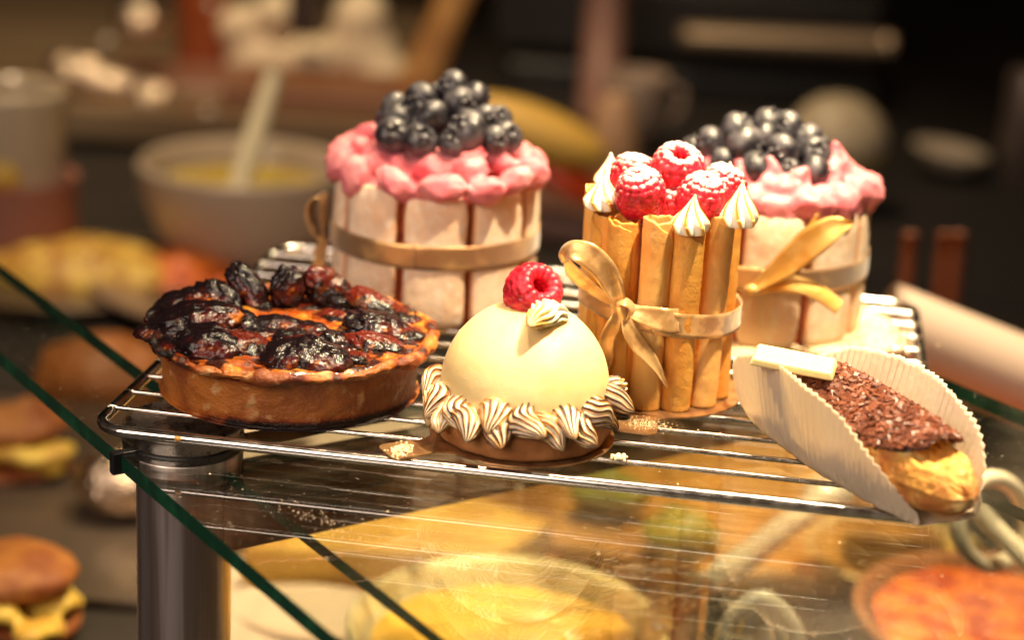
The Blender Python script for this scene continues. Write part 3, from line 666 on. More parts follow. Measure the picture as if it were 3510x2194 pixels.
V, F = join([vstrip([L2(955, 842, Yb), L2(1040, 785, Yb - .1), L2(1130, 715, Yb - .2), L2(1240, 620, Yb - .4), L2(1330, 565, Yb - .4), L2(1415, 545, Yb - .3)], [.3, .8, 1.2, 1.35, 1.0, .08], .1, n=80, cup=.12),
             vstrip([L2(955, 842, Yb), L2(1090, 740, Yb + .2), L2(1180, 640, Yb + .2), L2(1250, 505, Yb + .3)], [.3, .6, .6, .10], .2),
             vstrip([L2(950, 850, Yb), L2(1050, 822, Yb - .1), L2(1150, 815, Yb - .3), L2(1250, 850, Yb - .4), L2(1355, 925, Yb - .5)], [.35, .7, .85, .80, .7], .25, n=80, cup=-.08),
             ball(L2(955, 845, Yb - .15), (.32, .25, .25))])
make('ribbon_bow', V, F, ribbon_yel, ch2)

# ------------------------------------------------------------------ wafer tube cake
C3 = np.array([20.75, 10.45, ZB])
bd3 = thing('cake_board', 'bronze card disc with a sugary tab under the wafer tube cake', 'cake board', (C3[0], C3[1], ZB))
ta = math.atan2(*(at(2180, 1470, .3)[:2] - C3[:2])[::-1])
V, F = disc_tab(3.75, ta, 1.9, 1.5); make('disc', V, F, gold_board, bd3, smooth=False)
tc_ = thing('wafer_tube_cake', 'tall cake walled by golden rolled wafer tubes, tied with a gold bow', 'cake', C3 + np.array([0, 0, .08]))
wafer_m = pmat('wafer', (.78, .30, .045), .5, c2=(.86, .42, .09), cs=.45, cr=(.35, .66), c3=(.52, .20, .035), c3s=.9, c3r=(.58, .75), sss=.3, ssr=(1, .55, .2), sscale=.35, bump=[(4, .02), (12, .035), (34, .012)], rough2=(.34, 5), stretch=(1, 1, .8))
wafer_l = pmat('wafer_pale', (.88, .48, .15), .5, c2=(.78, .33, .06), cs=.35, cr=(.45, .7), c3=(.60, .28, .06), c3s=5, c3r=(.68, .76), sss=.3, ssr=(1, .55, .2), sscale=.35, bump=[(3, .02), (14, .02), (34, .008)])
def wafer(h, r=.66, seed=0, turns=1.35):
    nc = 74; nz_ = 96; rnd = random.Random(seed)
    t = np.linspace(0, 1, nc); ang = -t * turns * 2 * PI; rad = r - .13 * np.clip((t * turns - .92), 0, 1) / (turns - .92) * 1.0 - .0
    outer = np.stack([rad * np.cos(ang), rad * np.sin(ang)], 1); inner = np.stack([(rad - .085) * np.cos(ang), (rad - .085) * np.sin(ang)], 1)
    loop = np.vstack([outer, inner[::-1]]); m_ = len(loop)
    tt = np.r_[t, t[::-1]]
    z = np.linspace(0, 1, nz_)
    # the outer seam rises with a slanting, torn edge near the top
    Z = z[:, None] * h + 0 * tt[None, :]
    slant = .0 + .9 * np.clip(.25 - tt, 0, .25) / .25 * rnd.uniform(.2, 1.4) 
    Z = Z - (z[:, None] ** 6) * (slant[None, :] + .12 * vnoise(np.stack([np.cos(tt * 8) * 2, np.sin(tt * 8) * 2, tt * 3], 1), 1.5, seed)[None, :])
    XY = loop[None, :, :] * (1 + .03 * np.sin(z * 3 + seed))[:, None, None]
    V = np.concatenate([np.repeat(XY, 1, 0) * np.ones((nz_, 1, 1)), Z[..., None]], -1).reshape(-1, 3)
    V[:, :2] += .02 * np.stack([vnoise(V, .9, seed), vnoise(V, .9, seed + 4)], 1)
    F = gridF(nz_, m_, cv=True)
    for j in range(nc - 1):
        F.append((j, j + 1, m_ - 2 - j, m_ - 1 - j)); o_ = (nz_ - 1) * m_; F.append((o_ + j, o_ + m_ - 1 - j, o_ + m_ - 2 - j, o_ + j + 1))
    me = mesh(V, F); displace(me, lambda V, N_: .018 * fbm(V, 2.5, seed) + .012 * fbm(V, 7, seed))
    return me
cream_w = pmat('white_cream', (.88, .66, .56), .5, sss=.4, ssr=(1, .6, .5), sscale=.3, bump=[(5, .05)], up=((.93, .88, .82), .3, .9, .7, 4))
V, F = lathe(dense([(.01, .05), (1.95, .05), (2.0, .3), (2.15, 7.2), (2.0, 7.7), (1.3, 8.0), (.01, 8.1)], 60, False), 80)
me = mesh(V, F); displace(me, lambda V, N_: .08 * fbm(V, 1.4, 2)); link('cream_filling', me, cream_w, tc_)
NT = 13
Rt = 2.62
tw_ = [(-86, 8.4, 1), (-60, 7.6, 0), (-32, 7.75, 0), (-5.5, 8.0, 1), (22, 7.9, 0), (50, 8.0, 1), (78, 8.2, 0), (106, 8.3, 1), (134, 7.9, 0), (162, 8.1, 1), (190, 8.2, 0), (218, 8.0, 1), (246, 8.3, 0)]
for k, (dg_, h, pale) in enumerate(tw_):
    a = math.radians(dg_ + 3); me = wafer(h, .652, k * 2.7 + 1)
    o = link('wafer_tube', me, wafer_l if pale else wafer_m, tc_)
    place(o, (Rt * math.sin(a), -Rt * math.cos(a), .02), (.030 * math.cos(a) * 1., .030 * math.sin(a), random.uniform(0, 1) + a + (-.9 if k in (1, 2, 4) else 0)))
# kisses
for (px, py, dY, h, r, ln, sd) in [(2062, 662, -1.3, 1.5, .80, (.1, 0), 1), (2090, 590, 1.3, 1.5, .74, (.15, 0), 2), (2362, 755, -3.0, 1.6, .80, (-.12, 0), 3), (2530, 730, -1.9, 1.85, .80, (-.05, 0), 4), (2495, 640, 1.6, 1.7, .82, (-.2, 0), 5)]:
    o = link('meringue_kiss', kiss(h, r, 7, random.uniform(.9, 1.3), sd, ln), mering_l, tc_)
    dy_px = 60 if sd in (1, 2, 5) else 0
    place(o, atY(px, py + (55 if sd in (1, 2, 5) else 45), C3[1] + dY) - C3 - np.array([0, 0, .08]), (0, 0, sd))
# raspberries on top
Cc = C3 + np.array([0, 0, .08])
for (px, py, dY, msh, axis, s_) in [(2322, 590, -.2, rasp_a, (.10, -.45, .88), 1.02), (2195, 672, -1.7, rasp_b, (-.15, -.3, .9), 1.02), (2172, 620, .1, rasp_b, (.1, .3, .9), 1.0), (2400, 690, -1.3, rasp_b, (.2, -.2, .9), 1.02), (2470, 655, -.1, rasp_b, (.4, .1, .9), .98), (2300, 700, -.8, rasp_b, (.9, .1, .3), .9)]:
    o = link('raspberry', msh.copy(), rasp_dust, tc_); o.data.materials.clear() if False else None
    place(o, atY(px, py, C3[1] + dY) - Cc, Vector(axis).to_track_quat('Z', 'Y').to_euler(), s_)
# ribbon: band and bow
V, F = band(3.36, 3.92, 1.02, wob=.03, cup=.03, tilt=-.42); make('ribbon_band', V, F, ribbon_m, tc_)
def L3(x, y, Y): P_ = q2(x, y); return atY(P_[0], P_[1], Y) - Cc
Yk = C3[1] - 3.35
kn = lambda x, y, d=0: L3(x, y, Yk + d)
bow = [vstrip([kn(365, 930, .1), kn(290, 880, .1), kn(215, 825, 0), kn(150, 765, -.1), kn(122, 715, -.3)], [.3, .5, .62, .62, .5], [.5, .5, .45, .4, .6], n=60, cup=.03),
       vstrip([kn(122, 715, -.3), kn(118, 690, -.5), kn(150, 672, -.75), kn(215, 690, -.8), kn(280, 745, -.7), kn(325, 820, -.5), kn(348, 880, -.3), kn(362, 925, -.1)], [.5, .66, .86, 1.0, 1.0, .86, .62, .36], [.6, .5, .3, .05, 0, 0, .1, .1], n=120, cup=.10),
       vstrip([kn(355, 945, -.1), kn(335, 1000, -.25), kn(305, 1060, -.2), kn(292, 1130, -.1), kn(268, 1200, .2), kn(245, 1260, .3)], [.35, .60, .66, .75, .82, .8], .15, n=70, cup=.08),
       vstrip([kn(385, 950, -.15), kn(408, 1030, -.35), kn(448, 1095, -.4), kn(500, 1160, -.4), kn(540, 1220, -.35), kn(572, 1288, -.3)], [.35, .66, .70, .52, .28, .03], .1, n=70, cup=.08),
       vstrip([kn(398, 940, -.1), kn(450, 955, -.22), kn(510, 972, -.26), kn(570, 985, -.20), kn(625, 985, .15)], [.4, .66, .88, 1.0, .98], 0., n=60, cup=.06),
       vstrip([kn(330, 960, -.1), kn(342, 908, -.3), kn(385, 900, -.38), kn(418, 935, -.3), kn(400, 985, -.2)], [.3, .45, .5, .45, .3], .5, n=40),
       vstrip([kn(350, 900, -.3), kn(372, 945, -.42), kn(385, 990, -.3)], [.35, .42, .35], .0, n=30, cup=-.12),
       ball(kn(372, 942, -.12), (.27, .22, .30))]
V, F = join(bow); make('ribbon_bow', V, F, ribbon_m, tc_)

# ------------------------------------------------------------------ eclair in a fluted paper case
E0 = np.array([25.3, 9.3]); E1 = np.array([31.95, -1.0]); ax = E1 - E0; EL = np.linalg.norm(ax); ax /= EL; Ec = (E0 + E1) / 2
erz = math.atan2(ax[1], ax[0])
paper_m = bpy.data.materials.new('baking_paper'); paper_m.use_nodes = True; nt = paper_m.node_tree
b = nt.nodes['Principled BSDF']; b.inputs['Base Color'].default_value = (.84, .74, .60, 1); b.inputs['Roughness'].default_value = .34
tr = nt.nodes.new('ShaderNodeBsdfTranslucent'); tr.inputs[0].default_value = (.95, .84, .62, 1)
mx = nt.nodes.new('ShaderNodeMixShader'); mx.inputs[0].default_value = .42
nt.links.new(b.outputs[0], mx.inputs[1]); nt.links.new(tr.outputs[0], mx.inputs[2]); nt.links.new(mx.outputs[0], nt.nodes['Material Output'].inputs[0])
tcn = nt.nodes.new('ShaderNodeTexCoord'); nn = nt.nodes.new('ShaderNodeTexNoise'); nn.inputs['Scale'].default_value = 350; nt.links.new(tcn.outputs['Object'], nn.inputs['Vector'])
bp = nt.nodes.new('ShaderNodeBump'); bp.inputs['Distance'].default_value = .0002; nt.links.new(nn.outputs[0], bp.inputs['Height']); nt.links.new(bp.outputs[0], b.inputs['Normal'])
# walls: local x along the eclair, y across (+y = far side), z up
nU, nV = 420, 64; half = 6.15
s = np.linspace(-1, 1, nU)[:, None]; v = np.linspace(-1, 1, nV)[None, :]
def wall_h(s_, far):
    if far: return 4.3 * np.clip(1 - np.abs((s_ - .02) / 1.03) ** 2.6, 0, 1) ** .62
    return 4.45 * np.clip(1 - np.abs((s_ + .05) / 1.06) ** 2.4, 0, 1) ** .75 * (1 - .22 * np.clip(s_, 0, 1))
hb = 1.35 * np.sqrt(np.clip(1 - (s * .93) ** 2, 0, 1)) + .25       # half width of the flat bottom
av = np.abs(v); side = np.sign(v)
H = np.where(v > 0, wall_h(s, True), wall_h(s, False)); H = H * (1 + .022 * vnoise(np.stack([np.floor(s * 19) * 1.7 + 0 * v, 3 * side + 0 * s, 0 * s + 0 * v], -1), 1., 2))
bt = .30                                                     # share of v that is bottom
tb = np.clip(av / bt, 0, 1); tw2 = np.clip((av - bt) / (1 - bt), 0, 1)
pl = np.abs(((s * 19 + .15 * np.sin(s * 9)) % 1) * 2 - 1) * 2 - 1
spread = np.where(v > 0, .40, .30)
Y = side * (hb * tb + H * tw2 * spread * (1 - .25 * tw2)) + side * (pl * (.14 + .05 * np.sin(s * 13)) * (1 - .45 * tw2) + .10 * np.sin(s * 9 + 1) * tw2) * np.clip(tw2 * 3, 0, 1)
Z = .05 + H * (tw2 ** 1.15) * .86 + .04 * (1 - tb)
X = s * half * (1 + .12 * (s > 0) * (v > 0) * np.clip(tw2 * 2, 0, 1)) * (1 + .10 * tw2 * np.where(s > 0, .1, 1.0)) + 0 * v
crin = .10 * np.clip(1 - np.abs(tw2 - .12) / .2, 0, 1)
P = np.stack([X, Y, Z], -1)
P[..., 1] += crin * vnoise(P, 1.6, 3); P[..., 2] += crin * .8 * np.clip(vnoise(P, 2.2, 8), -.2, 1) + .02 * vnoise(P, 3, 5) * (tw2 > 0)
V = P.reshape(-1, 3)
case = make('paper_case', V, gridF(nU, nV), paper_m)
sol = case.modifiers.new('s', 'SOLIDIFY'); sol.thickness = .012 * S
place(case, (*Ec, ZB), (0, 0, erz)); tag(case, 'pleated white paper case holding the chocolate flake eclair', 'paper case')

ecl = thing('eclair', 'choux eclair covered with chocolate flakes lying in a pleated paper case', 'pastry', (*(Ec + ax * 1.3), ZB + .04), erz)
choux_m = pmat('choux', (.72, .36, .07), .6, c2=(.44, .14, .025), cs=.55, cr=(.42, .66), c3=(.86, .58, .22), c3s=1.3, c3r=(.52, .68), bump=[(2.2, .12), (7, .06), (20, .02)], sss=.2, ssr=(1, .5, .2), sscale=.25)
nu, nv = 160, 90
u = np.linspace(-1, 1, nu)[:, None]; th = np.linspace(0, 2 * PI, nv, endpoint=False)[None, :]
env = np.clip(1 - np.abs(u) ** 3.4, 0.0002, 1) ** .5
ey = 1.62 * env * np.cos(th); ez = 1.62 + (1.60 * env * np.sin(th))
ez = np.where(ez < .3, .3 - (.3 - ez) * .25, ez)
V = np.stack([u * (EL / 2 + .35) + 0 * th, ey, ez], -1).reshape(-1, 3)
me = mesh(V, gridF(nu, nv, cv=True))
def chx(V, N_):
    f = V / np.array([1.6, 1, 1])
    endf = np.clip((V[:, 0] - 2.4) / 1.5, 0, 1)
    ridge = (1 - np.abs(vnoise(np.stack([V[:, 0] * .35, np.arctan2(V[:, 2] - 1.6, V[:, 1]) * 2.2, V[:, 2] * 0], 1), 1.6, 4))) ** 2
    return .10 * fbm(f, .9, 2) + .16 * ridge * endf + .06 * fbm(V, 3.5, 6)
displace(me, chx)
# torn opening at the near end, just below the chocolate
V = verts(me); d = np.sqrt(((V[:, 0] - 4.55) / .85) ** 2 + ((V[:, 1] + .1) / 1.0) ** 2); up_ = np.clip((V[:, 2] - 2.0), 0, 1)
V[:, 2] -= .75 * np.clip(1 - d, 0, 1) ** .5 * up_; setv(me, V)
link('choux_shell', me, choux_m, ecl)
choc_m = pmat('chocolate_icing', (.085, .026, .014), .3, c2=(.05, .015, .01), cs=1.5, bump=[(4, .05), (12, .03)])
def topsurf(uu, aa):      # uu -1..1 along, aa angle from the crown
    e_ = np.clip(1 - np.abs(uu) ** 3.4, .0002, 1) ** .5
    return np.array([uu * (EL / 2 + .35), 1.62 * e_ * np.sin(aa), 1.62 + 1.60 * e_ * np.cos(aa)]), np.array([0, np.sin(aa), np.cos(aa)])
rows = []
us = np.linspace(-.97, .70, 90); as_ = np.linspace(-1.22, 1.22, 50)
lim = lambda uu: np.clip(1 - (max(0, uu - .25) / .47) ** 2.2, .0, 1) ** .5 * .95 + .05
for uu in us:
    for aa in as_:
        p, n_ = topsurf(uu, aa * lim(uu)); edge = abs(aa) / 1.22
        rows.append(p + n_ * (.20 * (1 - edge ** 6) - .05 + .05 * math.sin(uu * 23 + aa * 7) * (1 - edge)))
make('chocolate_icing', np.array(rows), gridF(90, 50), choc_m, ecl)
flake_m = pmat('chocolate_flake', (.12, .034, .016), .42, c2=(.20, .062, .030), cs=1.4, cr=(.4, .6), bump=[(12, .01)])
parts = []
for k in range(3600):
    uu = random.uniform(-.96, .69); aa = random.uniform(-1.2, 1.2) * lim(uu)
    p, n_ = topsurf(uu, aa); p = p + n_ * random.uniform(.14, .30)
    sx, sy, sz = random.uniform(.09, .21), random.uniform(.07, .14), random.uniform(.025, .045)
    q_ = Vector(n_ + np.array([random.gauss(0, .38), random.gauss(0, .38), random.gauss(0, .15)])).to_track_quat('Z', 'Y') @ Quaternion((0, 0, 1), random.uniform(0, 6.28))
    Mx = np.array(q_.to_matrix())
    j = lambda: random.uniform(.6, 1)
    base = np.array([[-sx * j(), -sy * j()], [sx * j(), -sy * j()], [sx * j(), sy * j()], [-sx * j(), sy * j()]])
    vv = np.vstack([np.c_[base, [-sz] * 4], np.c_[base * .92, [sz] * 4]]) @ Mx.T + p
    parts.append((vv, [(3, 2, 1, 0), (4, 5, 6, 7), (0, 1, 5, 4), (1, 2, 6, 5), (2, 3, 7, 6), (3, 0, 4, 7)]))
V, F = join(parts); o = make('chocolate_flakes', V, F, flake_m, ecl, smooth=False); tag(o, kind='stuff')
wc_m = pmat('white_chocolate', (.80, .68, .33), .35, sss=.4, ssr=(1, .8, .4), sscale=.25, bump=[(6, .01)])
V, F = boxm((0, 0, 0), (3.25, 1.5, .34)); V[:, :2][V[:, 2] > 0] *= .93
o = bevel(make('white_chocolate_bar', V, F, wc_m, ecl, smooth=False), .10, 4)
Mi = ecl.matrix_basis.inverted()
mid = at(2722, 1240, 4.05)
loc = np.array(Mi @ (Vector(mid) * S)) / S
place(o, loc, (.12, .06, -erz - .12))

# ------------------------------------------------------------------ crumbs
def crumbs(name, n, cx_, cy_, sx, sy, z, label, r=(.02, .07), mat=crumb_m, ang=0., pile=0.):
    parts = []
    for k in range(n):
        a, b_ = random.gauss(0, sx), random.gauss(0, sy); x = cx_ + a * math.cos(ang) - b_ * math.sin(ang); y = cy_ + a * math.sin(ang) + b_ * math.cos(ang)
        rr = random.uniform(*r); v_, f_ = ball((0, 0, 0), (rr, rr * random.uniform(.6, 1), rr * .7), 6, 5, rotm(*[random.uniform(0, 6) for _ in range(3)]))
        parts.append((v_ + np.array([x, y, z + rr * .6 + pile * random.random() * math.exp(-(a / sx) ** 2 - (b_ / sy) ** 2)]), f_))
    V, F = join(parts); return tag(make(name, V, F, mat, smooth=True), label, 'crumbs', kind='stuff')
p = at(1375, 1545, .35); crumbs('crumbs', 260, p[0], p[1], .33, .18, ZB + .07, 'golden crumbs heaped on the left card tab', (.03, .06), ang=ta, pile=.15)
p = at(2205, 1452, .35); crumbs('sugar_grains', 260, p[0] + .1, p[1], .45, .3, ZB + .07, 'sugar grains scattered on the card tab of the wafer cake', (.012, .035))
p = at(3010, 1150, .4); crumbs('crumbs', 900, p[0] - .4, p[1] - .2, .8, 1.0, ZB + .05, 'pale crumbs spilled beside the right charlotte cake', (.04, .11), pile=.1)
p = at(2105, 1570, .35); crumbs('crumbs', 24, p[0] + .15, p[1], .22, .12, ZB + .06, 'pastry crumbs at the right edge of the dome cake base', (.05, .13))
p = at(1090, 1780, -1.0)
spk = pmat('dried_syrup', (.9, .7, .5), .08, 0., coat=1.)
crumbs('syrup_splashes', 90, p[0], p[1], 1.1, .35, -1.04, 'dried syrup splashes on the glass near its green edge', (.01, .035), spk, ang=-.6)

parts = []
for k in range(150):
    u_, n_ = random.uniform(4, 40), random.uniform(.6, 22); x, y = gp(u_, n_); rr = random.choice((.015, .02, .03, .05))
    v_, f_ = ball((x, y, -1.04), (rr, rr, rr * .6), 6, 5); parts.append((v_, f_))
V, F = join(parts); tag(make('glass_crumbs', V, F, crumb_m), 'tiny pale crumbs scattered over the glass shelf below the rack', 'crumbs', kind='stuff')
parts = []
for k in range(70):
    y = random.choice(ys[:7]); x = random.uniform(12, 31); rr = random.uniform(.02, .06)
    v_, f_ = ball((x, y + random.uniform(-.05, .05), .27), (rr, rr * .8, rr * .7), 6, 5); parts.append((v_, f_))
V, F = join(parts); tag(make('wire_crumbs', V, F, crumb_m), 'small crumbs stuck on the wires of the cooling rack', 'crumbs', kind='stuff')

#BACKGROUND
# ------------------------------------------------------------------ far background on the counter
ZC = -22.0
def g(px, py, z=ZC): return at(px, py, z)
def bgmat(n, c, r=.5, c2=None, cs=.3, **k): return pmat(n, c, r, c2=c2, cs=cs, **k)
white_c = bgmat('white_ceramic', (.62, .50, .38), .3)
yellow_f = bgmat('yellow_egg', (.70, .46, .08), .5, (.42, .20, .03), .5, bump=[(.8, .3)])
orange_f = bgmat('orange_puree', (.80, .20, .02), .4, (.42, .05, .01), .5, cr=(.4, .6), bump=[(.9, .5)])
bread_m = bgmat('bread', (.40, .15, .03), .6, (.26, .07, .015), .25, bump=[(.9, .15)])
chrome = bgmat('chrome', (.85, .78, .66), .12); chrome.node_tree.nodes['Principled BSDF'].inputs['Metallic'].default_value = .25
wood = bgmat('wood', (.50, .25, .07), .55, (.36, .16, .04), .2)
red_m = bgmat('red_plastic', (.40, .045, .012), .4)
def bowl(name, label, cat, c, R, H, m1, m2, fill, wall=.5, foot=.55, ftilt=0):
    t = thing(name, label, cat, c)
    V, F = lathe(dense([(.01, 0), (R * foot, 0), (R * foot, .3), (R * .8, H * .35), (R * .96, H * .75), (R, H), (R - wall, H), (R * .9 - wall, H * .7), (R * .72 - wall, H * .35), (R * .4, .6), (.01, .5)], 70), 80)
    make('bowl_body' if 'bowl' in name else 'body', V, F, m1, t)
    if m2:
        V, F = lathe(dense([(.01, H * fill), (R * .9 * (.6 + .4 * fill) , H * fill), (R * (.90 + .06 * fill) * (.62 + .38 * fill) - wall, H * fill - .05)], 30, False), 80); V[:, 2] += .25 * fbm(V, .5, 2)
        make('filling', V, F, m2, t)
    return t
# soup bowl
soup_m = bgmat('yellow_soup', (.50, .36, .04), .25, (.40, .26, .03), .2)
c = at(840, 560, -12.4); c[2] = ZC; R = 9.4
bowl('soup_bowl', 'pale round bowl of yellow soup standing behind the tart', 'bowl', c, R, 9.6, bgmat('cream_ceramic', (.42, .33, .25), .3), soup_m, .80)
p0 = c + np.array([.2, -3.4, 7.2]); p1 = atY(945, 240, c[1] + 1.5)
V, F = tube(dense([p0, p0 * .5 + p1 * .5, p1], 20), .75, 12, taper=[1.1 - .5 * abs(t - .35) for t in np.linspace(0, 1, 20)]); tag(make('soup_spoon', V, F, bgmat('pale_plastic', (.70, .62, .42), .25)), 'pale handle of a spoon standing in the yellow soup bowl', 'spoon')
# folded cloth on a brown stand
Yc = 165
t = thing('cloth_bundle', 'large cream cloth bundle far behind the bowl', 'cloth', g(1060, 400))
pts = [(760, 70), (850, 10), (1000, -30), (1300, -40), (1330, 80), (1360, 250), (1330, 330), (1120, 290), (1000, 330), (850, 330), (770, 280)]
bc0 = np.array(t.location) / S
parts = []
for (px, py, rx, rz) in [(830, 90, 3.4, 3.0), (900, 200, 5, 3.8), (1060, 210, 5.5, 3.2), (1230, 180, 5.0, 4.6), (1300, 250, 4, 2.8), (1240, 60, 3.6, 3.6), (850, 260, 3.4, 2.2), (960, 40, 3.0, 2.6), (1010, 270, 5, 2.)]:
    parts.append(ball(atY(px, py, Yc) - bc0, (rx, 4, rz), 20, 12))
me = remesh(*join(parts), .7, 4); displace(me, lambda V, N_: .5 * fbm(V, .25, 3)); link('cloth', me, bgmat('cream_cloth', (.82, .66, .46), .8), t)
V, F = boxm((*g(1120, 470)[:2], -20), (22, 14, 3.4), .05); V[:, 2] += 3; tag(bevel(make('wooden_block', V, F, bgmat('dark_wood', (.20, .075, .03), .5), smooth=False), .6), 'reddish brown board under the cream cloth bundle', 'board')
V, F = boxm(atY(1040, 20, 158), (3.6, 2, 7), 0); tag(bevel(make('dark_handle', V, F, bgmat('dark_plastic', (.05, .03, .025), .4), smooth=False), .5), 'dark square handle in front of the cream cloth bundle', 'handle')
# red bottle left of the cloth
V, F = lathe(dense([(.01, 0), (3.2, 0), (3.4, 2), (3.2, 14), (1.6, 19), (1.4, 24), (.01, 24)], 40), 40); o = make('red_bottle', V, F, bgmat('red_glass', (.32, .07, .02), .15)); place(o, g(700, 330)); tag(o, 'dark red bottle standing left of the cream cloth', 'bottle')
# wooden peel
a_ = atY(1360, 470, 150); b_ = atY(1640, -160, 158)
d = (b_ - a_); d /= np.linalg.norm(d)
V, F = tube([a_ + d * k for k in np.linspace(-4, 36, 12)], 2.2, 14, taper=[2.6, 2.6, 2.6, 2.5, 2.3, 2.1, 2.0, 2.2, 2.6, 2.8, 2.8, 2.6]); V = (V - a_) * np.array([1, .4, 1]) + a_
tag(make('wooden_paddle', V, F, wood), 'leaning golden brown wooden paddle behind the left charlotte', 'paddle')
# yellow loaf and red tray to the right of the left charlotte
V, F = ball((0, 0, 0), (7.5, 3, 2.6), 30, 18); o = make('yellow_loaf', V, F, bgmat('yellow_crust', (.72, .43, .08), .5)); place(o, atY(1830, 450, 110), (0, .28, 0)); tag(o, 'soft yellow loaf behind the left charlotte cake', 'loaf')
V, F = boxm((0, 0, -4), (14, 12, 13), 0); o = bevel(make('serving_tray', V, F, bgmat('brown_tray', (.17, .08, .055), .5), smooth=False), 1.); place(o, atY(1945, 780, 118), (0, .18, 0)); tag(o, 'dull brown tray beside the yellow loaf', 'tray')
V, F = ball((0, 0, 0), (5.5, 3, 1.6), 24, 12); o = make('red_pepper', V, F, bgmat('red_skin', (.72, .07, .01), .3)); place(o, atY(1945, 610, 112), (0, .45, 0)); tag(o, 'bright red pepper strip lying on the brown tray', 'vegetable')
# tan cone, white cup, pole
V, F = lathe(dense([(.01, 0), (3.2, 0), (3.3, 4), (2.6, 9), (1.4, 12.5), (.01, 13.4)], 40), 40); V[:, 2] -= 7; o = make('pepper_mill', V, F, bgmat('tan_wood', (.46, .27, .15), .5)); place(o, atY(2100, 520, 125)); tag(o, 'rounded tan wooden mill between the two charlotte cakes', 'mill')
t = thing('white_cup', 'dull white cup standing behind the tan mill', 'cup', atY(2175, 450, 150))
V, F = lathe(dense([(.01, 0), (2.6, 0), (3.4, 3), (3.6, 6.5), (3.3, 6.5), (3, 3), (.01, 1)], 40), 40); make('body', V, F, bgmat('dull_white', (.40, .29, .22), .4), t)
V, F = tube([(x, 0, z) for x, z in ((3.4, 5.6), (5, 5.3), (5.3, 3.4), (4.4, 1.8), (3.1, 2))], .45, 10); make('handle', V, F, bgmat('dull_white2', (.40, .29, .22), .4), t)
a_ = atY(2050, 420, 160); b_ = atY(2090, -150, 170)
V, F = tube([a_, (a_ + b_) / 2, b_], 2.6, 16); tag(make('support_pole', V, F, bgmat('pink_brown', (.26, .13, .10), .5)), 'pinkish brown upright pole in the dark background', 'pole')
# dark machine
t = thing('coffee_machine', 'large black counter machine with a shiny horizontal rail', 'machine', g(2350, 640))
m0 = np.array(t.location) / S
V, F = boxm(atY(2350, 420, 195) - m0, (50, 20, 18), .08); bevel(make('body', V, F, bgmat('black_enamel', (.012, .010, .009), .35), t, smooth=False), 1.)
V, F = boxm(atY(2350, 40, 200) - m0, (52, 20, 10), .08); bevel(make('hood', V, F, bgmat('black_enamel2', (.022, .018, .016), .4), t, smooth=False), 1.)
a_ = atY(2330, 118, 182) - m0; b_ = atY(3060, 150, 184) - m0
V, F = tube([a_ + (b_ - a_) * k / 20 for k in range(21)], 1.35, 20); make('rail', V, F, bgmat('brass', (.85, .62, .40), .22, metal=.6), t)
# dome dish and plates at right
t = thing('lidded_dish', 'round beige dish with a domed lid behind the right charlotte', 'dish', atY(2860, 560, 130))
V, F = lathe(dense([(.01, 0), (4.6, 0), (5.2, 1.2), (5.2, 2)], 20), 50); make('dish', V, F, bgmat('olive_dish', (.30, .22, .08), .4), t)
V, F = lathe(dense([(5.3, 1.9), (5.1, 3.6), (3.9, 5.6), (2, 6.9), (.01, 7.2)], 30), 50); make('lid', V, F, bgmat('beige_lid', (.50, .40, .27), .4), t)
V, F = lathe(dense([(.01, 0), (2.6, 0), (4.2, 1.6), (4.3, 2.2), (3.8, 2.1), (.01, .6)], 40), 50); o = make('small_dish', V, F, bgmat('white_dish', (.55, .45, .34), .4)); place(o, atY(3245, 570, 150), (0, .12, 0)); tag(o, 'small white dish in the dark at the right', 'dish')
V, F = lathe([(.01, 0), (2.6, 0), (2.6, 22), (2.4, 22.4), (.01, 22.4)], 40); o = make('steel_canister', V, F, bgmat('grey_steel', (.16, .12, .10), .35, metal=.5)); place(o, atY(3450, 900, 150)); tag(o, 'tall grey canister standing in the dark at the far right', 'canister')
for k, (px, wdt) in enumerate(((3070, 1.25), (3183, 1.1), (3232, 1.25))):
    V, F = tube([(0, 0, z) for z in np.linspace(0, 9, 6)], wdt * .45, 12); o = make('red_stick', V, F, bgmat('red_brown', (.16, .045, .02), .5)); place(o, atY(px + 12, 1230, 62), (0, -.03, 0))
    tag(o, ['lone reddish brown stick just right of the right charlotte', 'thinner reddish brown stick, left one of the close pair', 'reddish brown stick at the far right of the three'][k], 'stick', 'reddish sticks behind the rack')
# padded bar beyond the glass
a_ = atY(3120, 1150, 42); b_ = atY(3640, 1360, 42)
V, F = tube([a_ + (b_ - a_) * k / 10 for k in np.linspace(-2, 14, 20)], 2.5, 24); tag(make('guard_rail', V, F, bgmat('pale_rail', (.50, .38, .32), .45)), 'thick pale rail beyond the right edge of the glass shelf', 'rail')
V, F = boxm((*g(3200, 700)[:2], -21.5), (150, 70, 1.0), -.35); tag(make('counter_mat', V, F, bgmat('slate', (.020, .016, .014), .6), smooth=False), 'dark slate worktop slab behind the rack at the right', 'slab')
